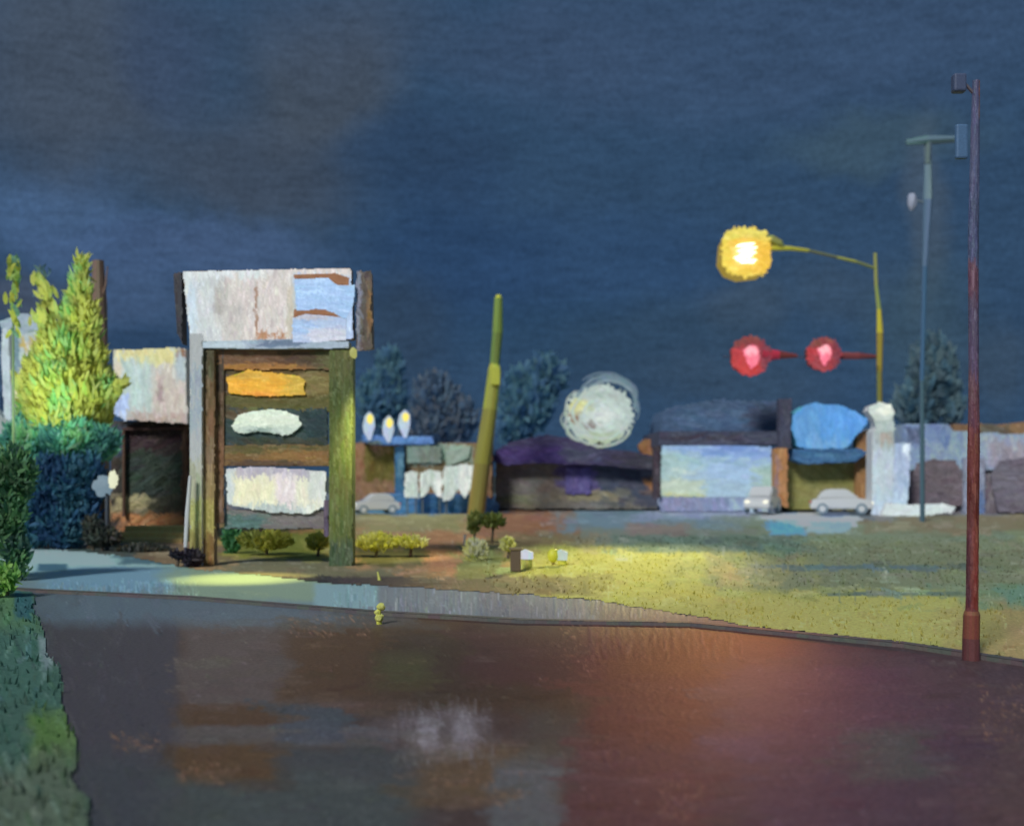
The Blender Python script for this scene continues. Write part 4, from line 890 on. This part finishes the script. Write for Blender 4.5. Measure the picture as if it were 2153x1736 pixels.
b = MB(); b.tube([P(1606, 496, LY - .7), P(1622, 504, LY - .7), P(1640, 512, LY - .7), P(1648, 520, LY - .7)], [.05, .2, .16, .05], (120, 122, 66), n=10, jit=.2); b.build('lamp_collar', 'near', sl)
lp_ = P(1568, 532, LY - 1.7)
lamp('amber_spill', 'SPOT', lp_, 5200, (1, .46, .12), G(1400, 1350, 0), 6, 1, .35, sl)
lamp('amber_spot', 'SPOT', lp_, 34000, (1, .90, .42), G(1318, 1182, .05), 12.6, 1, .35, sl)

def signal(cx, cy, r, arm, label, seed):
    Y = LY - .8
    t = empty('traffic_light', P(cx, cy + r, Y), label, 'traffic light', 'red signals hung below the amber lamp')
    poly = [(cx + r * math.cos(a * PI / 10) * (1 + .06 * math.sin(a * 2.3 + seed)), cy + r * .98 * math.sin(a * PI / 10)) for a in range(20)]
    board(t, 'lens', Y, poly, (176, 50, 58), 'shop_lit', patches=[(cx - r, cy - r, cx + r, cy - r * .4, (126, 60, 58), dict(soft=.7)), (cx - r * .2, cy - r * .7, cx + r * .9, cy + r * .4, (150, 52, 62), dict(soft=.8, rect=False)), (cx - r * .8, cy, cx + r * .5, cy + r, (188, 52, 52) if seed == 1 else (150, 54, 62), dict(soft=.7, rect=False)), (cx + r * .5, cy - r, cx + r, cy + r, (120, 44, 60), dict(soft=.7))],
          st=(240, 9, 2.6, .8), depth=.55, rag=3.5, nsc=4, step=1.5, jit=8, bj=8, seed=150 + seed, relief=.04, backcol=(92, 52, 50), backmat='far')
    lamp('red_spot', 'SPOT', P(cx, cy, Y - .5), 900, (1, .18, .14), G(1240 + 110 * seed, 1450, 0), 9, 1, .3, t)
    kk = (r / 46)
    core = [(cx - 18 * kk, cy - 14 * kk), (cx + 4 * kk, cy - 26 * kk), (cx + 16 * kk, cy - 22 * kk), (cx + 22 * kk, cy), (cx + 16 * kk, cy + 14 * kk), (cx + 2 * kk, cy + 32 * kk), (cx - 10 * kk, cy + 14 * kk)]
    board(t, 'lens_core', Y - .1, core, (222, 104, 126), 'hot', patches=[(cx - 14 * kk, cy - 24 * kk, cx + 14 * kk, cy - 2 * kk, (240, 166, 176), dict(soft=.7, rect=False))], st=(110, 7, 2, 1.0), depth=.08, rag=2, step=1.8, jit=8, bj=9, seed=160 + seed, relief=.03, backmat='sign_lit', backcol=(200, 80, 100))
    b = MB(); x0, y0, x1, y1 = arm
    b.tube([P(x0, y0, Y + .2), P((x0 + x1) / 2, (y0 + y1) / 2, Y + .2), P(x1, y1, Y + .2)], [.32 if seed == 1 else .16, .2 if seed == 1 else .17, .07], (124, 44, 56) if seed == 1 else (104, 48, 52), n=10, jit=.25, cols=[(150, 44, 62), (96, 44, 44)] if seed == 1 else [(104, 52, 54), (92, 48, 50)]); b.build('mounting_arm', 'near', t)
signal(1578, 748, 44, (1600, 744, 1676, 748), 'larger left red signal lamp with a short red arm pointing right', 1)
signal(1732, 745, 38, (1768, 747, 1842, 749), 'smaller right red signal lamp joined to the yellow pole', 2)
b = MB(); b.tube([P(1520, 750, LY + .1), P(1700, 751, LY + .1), P(1848, 752, LY + .1)], [.03, .04, .05], (58, 62, 78), n=6)
b.build('signal_arm', 'near', sl)

# ================================================================== RUSTY POLE AT RIGHT
RP = 10.15
rp = empty('rusty_pole', (P(2045, 1385, RP).x, RP, .0), 'slim rust brown pole, nearest and tallest, standing at the road edge', 'pole')
c = Canvas(2024, 170, 2068, 1392, 2, (104, 56, 52), 161)
for (y0, y1, q) in ((160, 420, (72, 74, 98)), (420, 560, (66, 70, 94)), (560, 640, (88, 62, 74)), (640, 800, (76, 66, 84)), (800, 900, (88, 60, 68)), (900, 1000, (98, 54, 50)), (1000, 1100, (84, 42, 38)), (1100, 1280, (96, 48, 42))):
    c.patch(2010, y0 - 10, 2080, y1 + 10, q, soft=.3, rag=.15)
c.patch(2054, 170, 2066, 240, (132, 82, 62), soft=.6); c.patch(2020, 1100, 2038, 1290, (58, 38, 50), soft=.6, op=.6); c.patch(2048, 1100, 2060, 1280, (112, 56, 46), soft=.6, op=.8)
c.strokes(900, 22, 2.6, 1.57, aj=.05, jit=7, bj=7)
def polecyl(Y, cxf, hw):
    def f(X, S, h):
        cx = cxf(S); w = hw(S); t = np.clip((X - 2046) / 20.0, -1, 1) * PI * .5
        R = w * Y / F
        return np.stack([(cx - CX) / F * Y + np.sin(t) * (R + h), Y - np.cos(t) * (R + h), CAMZ - (S - HZ) / F * Y], -1)
    return f
cxf = lambda S: np.interp(S, [170, 500, 900, 1290, 1385], [2052, 2046, 2047, 2043, 2041]); hwf = lambda S: np.interp(S, [175, 300, 500, 800, 950, 1100, 1290], [7, 9, 10.5, 10, 12.5, 12, 12.5])
f1 = c.build('shaft', polecyl(RP, cxf, hwf), 'near', rp, .002)
b = MB(); b.tube([P(float(cxf(y)), y, RP) for y in range(176, 1290, 60)] + [P(2043, 1288, RP)], [float(hwf(y)) * .96 * RP / F for y in range(176, 1290, 60)] + [.058], (90, 54, 50), n=16)
t_ = b.build('shaft_core_tmp', 'near', rp); join(f1, t_)
b = MB(); b.tube([(P(2042, 0, RP).x, RP, -.03), (P(2042, 0, RP).x, RP, .2), P(2043, 1292, RP), P(2043, 1284, RP)], [.078, .076, .072, .064], (112, 66, 54), n=20, jit=.06, cols=[(80, 48, 50), (98, 56, 46), (108, 68, 52)]); b.build('base_sleeve', 'near', rp)
b = MB(); q = P(2018, 168, RP); b.box((q.x - .07, RP - .05, q.z - .12), (q.x + .05, RP + .05, q.z + .05), (62, 70, 92), bev=.02); b.tube([P(2030, 178, RP), P(2050, 200, RP)], .016, (84, 72, 84), n=6); b.build('top_bracket', 'near', rp)
b = MB(); b.box((P(2008, 0, RP).x, RP - .03, P(0, 335, RP).z), (P(2034, 0, RP).x, RP + .03, P(0, 262, RP).z), (66, 90, 118), bev=.02); b.build('junction_box', 'near', rp)

# faded pole far right with its arm and small lamp
FP = 40.0
fp = empty('faded_pole', (P(1948, 1080, FP).x, FP, 0), 'faint grey pole with a side arm and small dim lamp left of the rusty pole', 'pole')
b = MB(); b.tube([(P(1940, 0, FP).x, FP, 0), P(1938, 800, FP), P(1944, 560, FP), P(1950, 420, FP), P(1952, 330, FP)], [.09, .08, .08, .15, .12], (80, 98, 116), n=9, jit=.4, cols=[(60, 80, 92), (56, 82, 110), (74, 96, 116), (90, 108, 118)]); b.build('shaft', 'near', fp)
b = MB(); b.tube([P(1905, 300, FP), P(1950, 296, FP), P(2022, 292, FP)], [.09, .16, .10], (80, 102, 108), n=8, jit=.4); b.build('arm', 'near', fp)
b = MB(); b.tube([P(1952, 300, FP), P(1951, 345, FP)], [.14, .12], (78, 92, 96), n=8, jit=.3); b.build('arm_bracket', 'near', fp)
b = MB(); b.ball(P(1918, 424, FP), (.17, .14, .34), (126, 130, 146), 2, .3); b.tube([P(1918, 420, FP), P(1944, 425, FP)], .04, (90, 96, 106), n=6); b.build('lamp_head', 'near', fp)

# ================================================================== SMALL THINGS ON THE VERGE
def bollard(sx, sy_base, sy_top, capc, bodyc, label, r=.075, capfrac=.55):
    g = G(sx, sy_base, .09); Y = g.y; t = empty('bollard', g, label, 'bollard', 'white capped bollards on the lit turf')
    zt = CAMZ - (sy_top - HZ) / F * Y; zc = zt - (zt - .09) * capfrac
    b = MB(); b.tube([(g.x, Y, .05), (g.x, Y, zc)], [r * 1.02, r], bodyc, n=14, jit=.08); b.build('body', 'near', t)
    b = MB(); b.tube([(g.x, Y, zc), (g.x, Y, zt - .03), (g.x + .01, Y, zt)], [r * 1.25, r * 1.3, r * .6], capc, n=14, jit=.12); b.build('cap', 'shop_lit', t)  # cap brightness is added emission, no lamp inside
bollard(1108, 1190, 1156, (196, 206, 212), (148, 148, 74), 'left bollard with a bluish white cap beside a dark box', .09)
bollard(1182, 1182, 1156, (186, 198, 190), (170, 162, 62), 'right bollard with a white cap touching a yellow knob', .08, .8)
t = empty('ball_marker', G(1163, 1182, .09), 'round yellow knob just left of the right bollard', 'marker')
g = G(1163, 1182, .09); b = MB(); b.ball((g.x, g.y, .22), (.11, .1, .13), (188, 162, 54), 3, .1); b.build('knob', 'near', t, True); b = MB(); b.tube([(g.x, g.y, .05), (g.x, g.y, .14)], .03, (110, 100, 50), n=8); b.build('stem', 'near', t)
g = G(1084, 1196, .09); b = MB(); b.box((g.x - .09, g.y - .1, .05), (g.x + .09, g.y + .1, .42), (78, 66, 56), bev=.02); b.box((g.x - .11, g.y - .12, .42), (g.x + .11, g.y + .12, .46), (92, 80, 60), bev=.01)
tag(b.build('utility_box', 'near'), 'small dark brown box left of the bluish white capped bollard', 'box')
g = G(976, 1142, .09); t = empty('survey_peg', g, 'tiny white peg left of the pale green tuft', 'peg'); b = MB(); b.tube([(g.x, g.y, .05), (g.x + .02, g.y, .3)], [.02, .035], (214, 206, 196), n=8); b.build('peg', 'near', t)
# yellow marker at the kerb
g = G(797, 1312, 0); t = empty('kerb_marker', g, 'stubby yellow marker with two knobs standing at the kerb', 'marker')
b = MB(); b.tube([(g.x, g.y, -.01), (g.x - .01, g.y, .1), (g.x + .012, g.y, .22)], [.035, .026, .02], (170, 166, 70), n=8, jit=.3); b.build('stem', 'near', t)
for (dx, dz, r) in ((.0, .075, .055), (.02, .2, .05), (-.02, .14, .035)):
    b = MB(); b.ball((g.x + dx, g.y, dz), (r, r, r * .9), (212, 206, 88), 2, .35); b.build('knob', 'near', t)
g = G(798, 1216, .06); t = empty('survey_peg', g, 'tiny yellow peg above the kerb marker at the back of the sidewalk', 'peg'); b = MB(); b.tube([(g.x, g.y, .03), (g.x - .03, g.y, .17)], [.03, .012], (208, 180, 84), n=6); b.build('peg', 'near', t)

# ================================================================== SKY, MOON-LIKE SUN, CAMERA
w = bpy.data.worlds.new('World'); sc.world = w; w.use_nodes = True
nt = w.node_tree; N = nt.nodes; L = nt.links; N.clear()
out = N.new('ShaderNodeOutputWorld'); bg = N.new('ShaderNodeBackground'); L.new(bg.outputs[0], out.inputs[0])
tc = N.new('ShaderNodeTexCoord'); sep = N.new('ShaderNodeSeparateXYZ'); L.new(tc.outputs['Generated'], sep.inputs[0])
def math_(op, a, b_=None, clamp=False):
    n = N.new('ShaderNodeMath'); n.operation = op; n.use_clamp = clamp
    for i, q in enumerate((a, b_)):
        if q is None: continue
        if isinstance(q, (int, float)): n.inputs[i].default_value = q
        else: L.new(q, n.inputs[i])
    return n.outputs[0]
az = math_('ARCTAN2', sep.outputs[0], sep.outputs[1]); el = math_('ARCSINE', sep.outputs[2])
def noise(scale, vec=None, detail=4, rough=.6):
    n = N.new('ShaderNodeTexNoise'); n.inputs['Scale'].default_value = scale; n.inputs['Detail'].default_value = detail; n.inputs['Roughness'].default_value = rough
    L.new(vec or tc.outputs['Generated'], n.inputs['Vector']); return n.outputs['Fac']
wob = noise(5.0, detail=6); wob2 = noise(14.0, detail=5)
azw = math_('ADD', az, math_('MULTIPLY', math_('SUBTRACT', wob, .5), .10)); elw = math_('ADD', el, math_('MULTIPLY', math_('SUBTRACT', wob2, .5), .07))
def rgb(c): l = lin(c); return (float(l[0]), float(l[1]), float(l[2]), 1)
cur = N.new('ShaderNodeRGB'); cur.outputs[0].default_value = rgb((48, 73, 101)); cur = cur.outputs[0]
def cloud(sx, sy, rx, ry, c, op, cur):
    a0 = math.atan2((sx - CX) / F, 1); e0 = math.atan((HZ - sy) / F * math.cos(a0))
    u = math_('DIVIDE', math_('SUBTRACT', azw, a0), rx / F); v = math_('DIVIDE', math_('SUBTRACT', elw, e0), ry / F)
    d = math_('SQRT', math_('ADD', math_('MULTIPLY', u, u), math_('MULTIPLY', v, v)))
    mr = N.new('ShaderNodeMapRange'); mr.interpolation_type = 'SMOOTHSTEP'; mr.inputs[1].default_value = 1.35; mr.inputs[2].default_value = .35; mr.inputs[3].default_value = 0; mr.inputs[4].default_value = op
    L.new(d, mr.inputs[0]); mx = N.new('ShaderNodeMix'); mx.data_type = 'RGBA'; L.new(mr.outputs[0], mx.inputs[0]); L.new(cur, mx.inputs[6]); mx.inputs[7].default_value = rgb(c); return mx.outputs[2]
for q in ((150, 150, 260, 260, (70, 80, 94), .75), (680, 180, 190, 130, (70, 78, 88), .7), (560, 360, 230, 120, (68, 76, 88), .6), (700, 60, 260, 110, (66, 80, 100), .6), (1700, 90, 620, 150, (58, 79, 108), .7),
          (330, 120, 90, 130, (54, 72, 100), .6), (1150, 100, 260, 130, (58, 78, 106), .7), (90, 460, 170, 90, (72, 100, 138), .6), (300, 530, 260, 70, (70, 94, 132), .6), (500, 520, 220, 60, (68, 90, 124), .7), (60, 640, 120, 60, (74, 82, 98), .6), (290, 640, 110, 80, (68, 90, 124), .6), (300, 740, 110, 40, (44, 68, 98), .8),
          (890, 340, 170, 100, (44, 66, 94), .8), (960, 560, 240, 170, (40, 66, 100), .8), (1300, 560, 300, 120, (44, 72, 108), .5), (1180, 700, 240, 90, (42, 70, 98), .6), (860, 700, 120, 110, (48, 66, 86), .6), (1560, 660, 90, 70, (66, 82, 98), .5), (1840, 300, 220, 60, (64, 86, 98), .5), (1940, 470, 40, 200, (76, 90, 104), .5),
          (1760, 620, 120, 80, (62, 80, 98), .4), (1950, 700, 120, 150, (58, 80, 94), .6), (2120, 780, 60, 110, (60, 76, 92), .5), (1400, 740, 260, 100, (48, 70, 92), .6), (1550, 800, 200, 60, (54, 74, 96), .6)):
    cur = cloud(*q, cur)
# fine streaks
mp = N.new('ShaderNodeMapping'); L.new(tc.outputs['Generated'], mp.inputs[0]); mp.inputs['Scale'].default_value = (.35, .35, 1.6); mp.inputs['Rotation'].default_value = (0, .22, 0)
s1 = noise(130, mp.outputs[0], 6, .75); s2 = noise(28, mp.outputs[0], 5, .7); s3 = noise(420, None, 2, .6)
mul = math_('ADD', math_('ADD', math_('MULTIPLY', math_('SUBTRACT', s1, .5), 1.0), math_('MULTIPLY', math_('SUBTRACT', s2, .5), .5)), math_('ADD', math_('MULTIPLY', math_('SUBTRACT', s3, .5), .9), 1.0))
vs = N.new('ShaderNodeVectorMath'); vs.operation = 'SCALE'; L.new(cur, vs.inputs[0]); L.new(mul, vs.inputs['Scale'])
# Nishita twilight adds the faint real sky glow under the night clouds
sky = N.new('ShaderNodeTexSky'); sky.sky_type = 'NISHITA'; sky.sun_disc = False; sky.sun_elevation = math.radians(-4); sky.sun_rotation = math.radians(215)
v4 = N.new('ShaderNodeVectorMath'); v4.operation = 'SCALE'; L.new(sky.outputs[0], v4.inputs[0]); v4.inputs['Scale'].default_value = .05
va = N.new('ShaderNodeVectorMath'); va.operation = 'ADD'; L.new(vs.outputs[0], va.inputs[0]); L.new(v4.outputs[0], va.inputs[1])
L.new(va.outputs[0], bg.inputs[0]); bg.inputs[1].default_value = 1.0

s = bpy.data.lights.new('sun', 'SUN'); s.energy = 2.0; s.angle = math.radians(12); s.color = (.97, 1, .97)
so = bpy.data.objects.new('sun', s); COL.objects.link(so); so.rotation_euler = (math.radians(52), 0, math.radians(-28)); so.location = (-20, -20, 30)

cam = bpy.data.cameras.new('camera'); co = bpy.data.objects.new('camera', cam); COL.objects.link(co); sc.camera = co
co.location = (0, 0, CAMZ); co.rotation_euler = (PI / 2, 0, 0)
cam.sensor_width = 36; cam.lens = F / 2153 * 36; cam.shift_x = 0; cam.shift_y = (HZ - 868) / 2153.0
cam.clip_end = 6000; cam.clip_start = .05
cam.dof.use_dof = True; cam.dof.focus_distance = 12; cam.dof.aperture_fstop = .7

sc.view_settings.view_transform = 'Standard'; sc.view_settings.look = 'None'; sc.view_settings.exposure = 0; sc.view_settings.gamma = 1
sc.cycles.use_denoising = True
sc.cycles.max_bounces = 3; w.cycles.sampling_method = 'MANUAL'; w.cycles.sample_map_resolution = 256; sc.cycles.caustics_reflective = False; sc.cycles.caustics_refractive = False
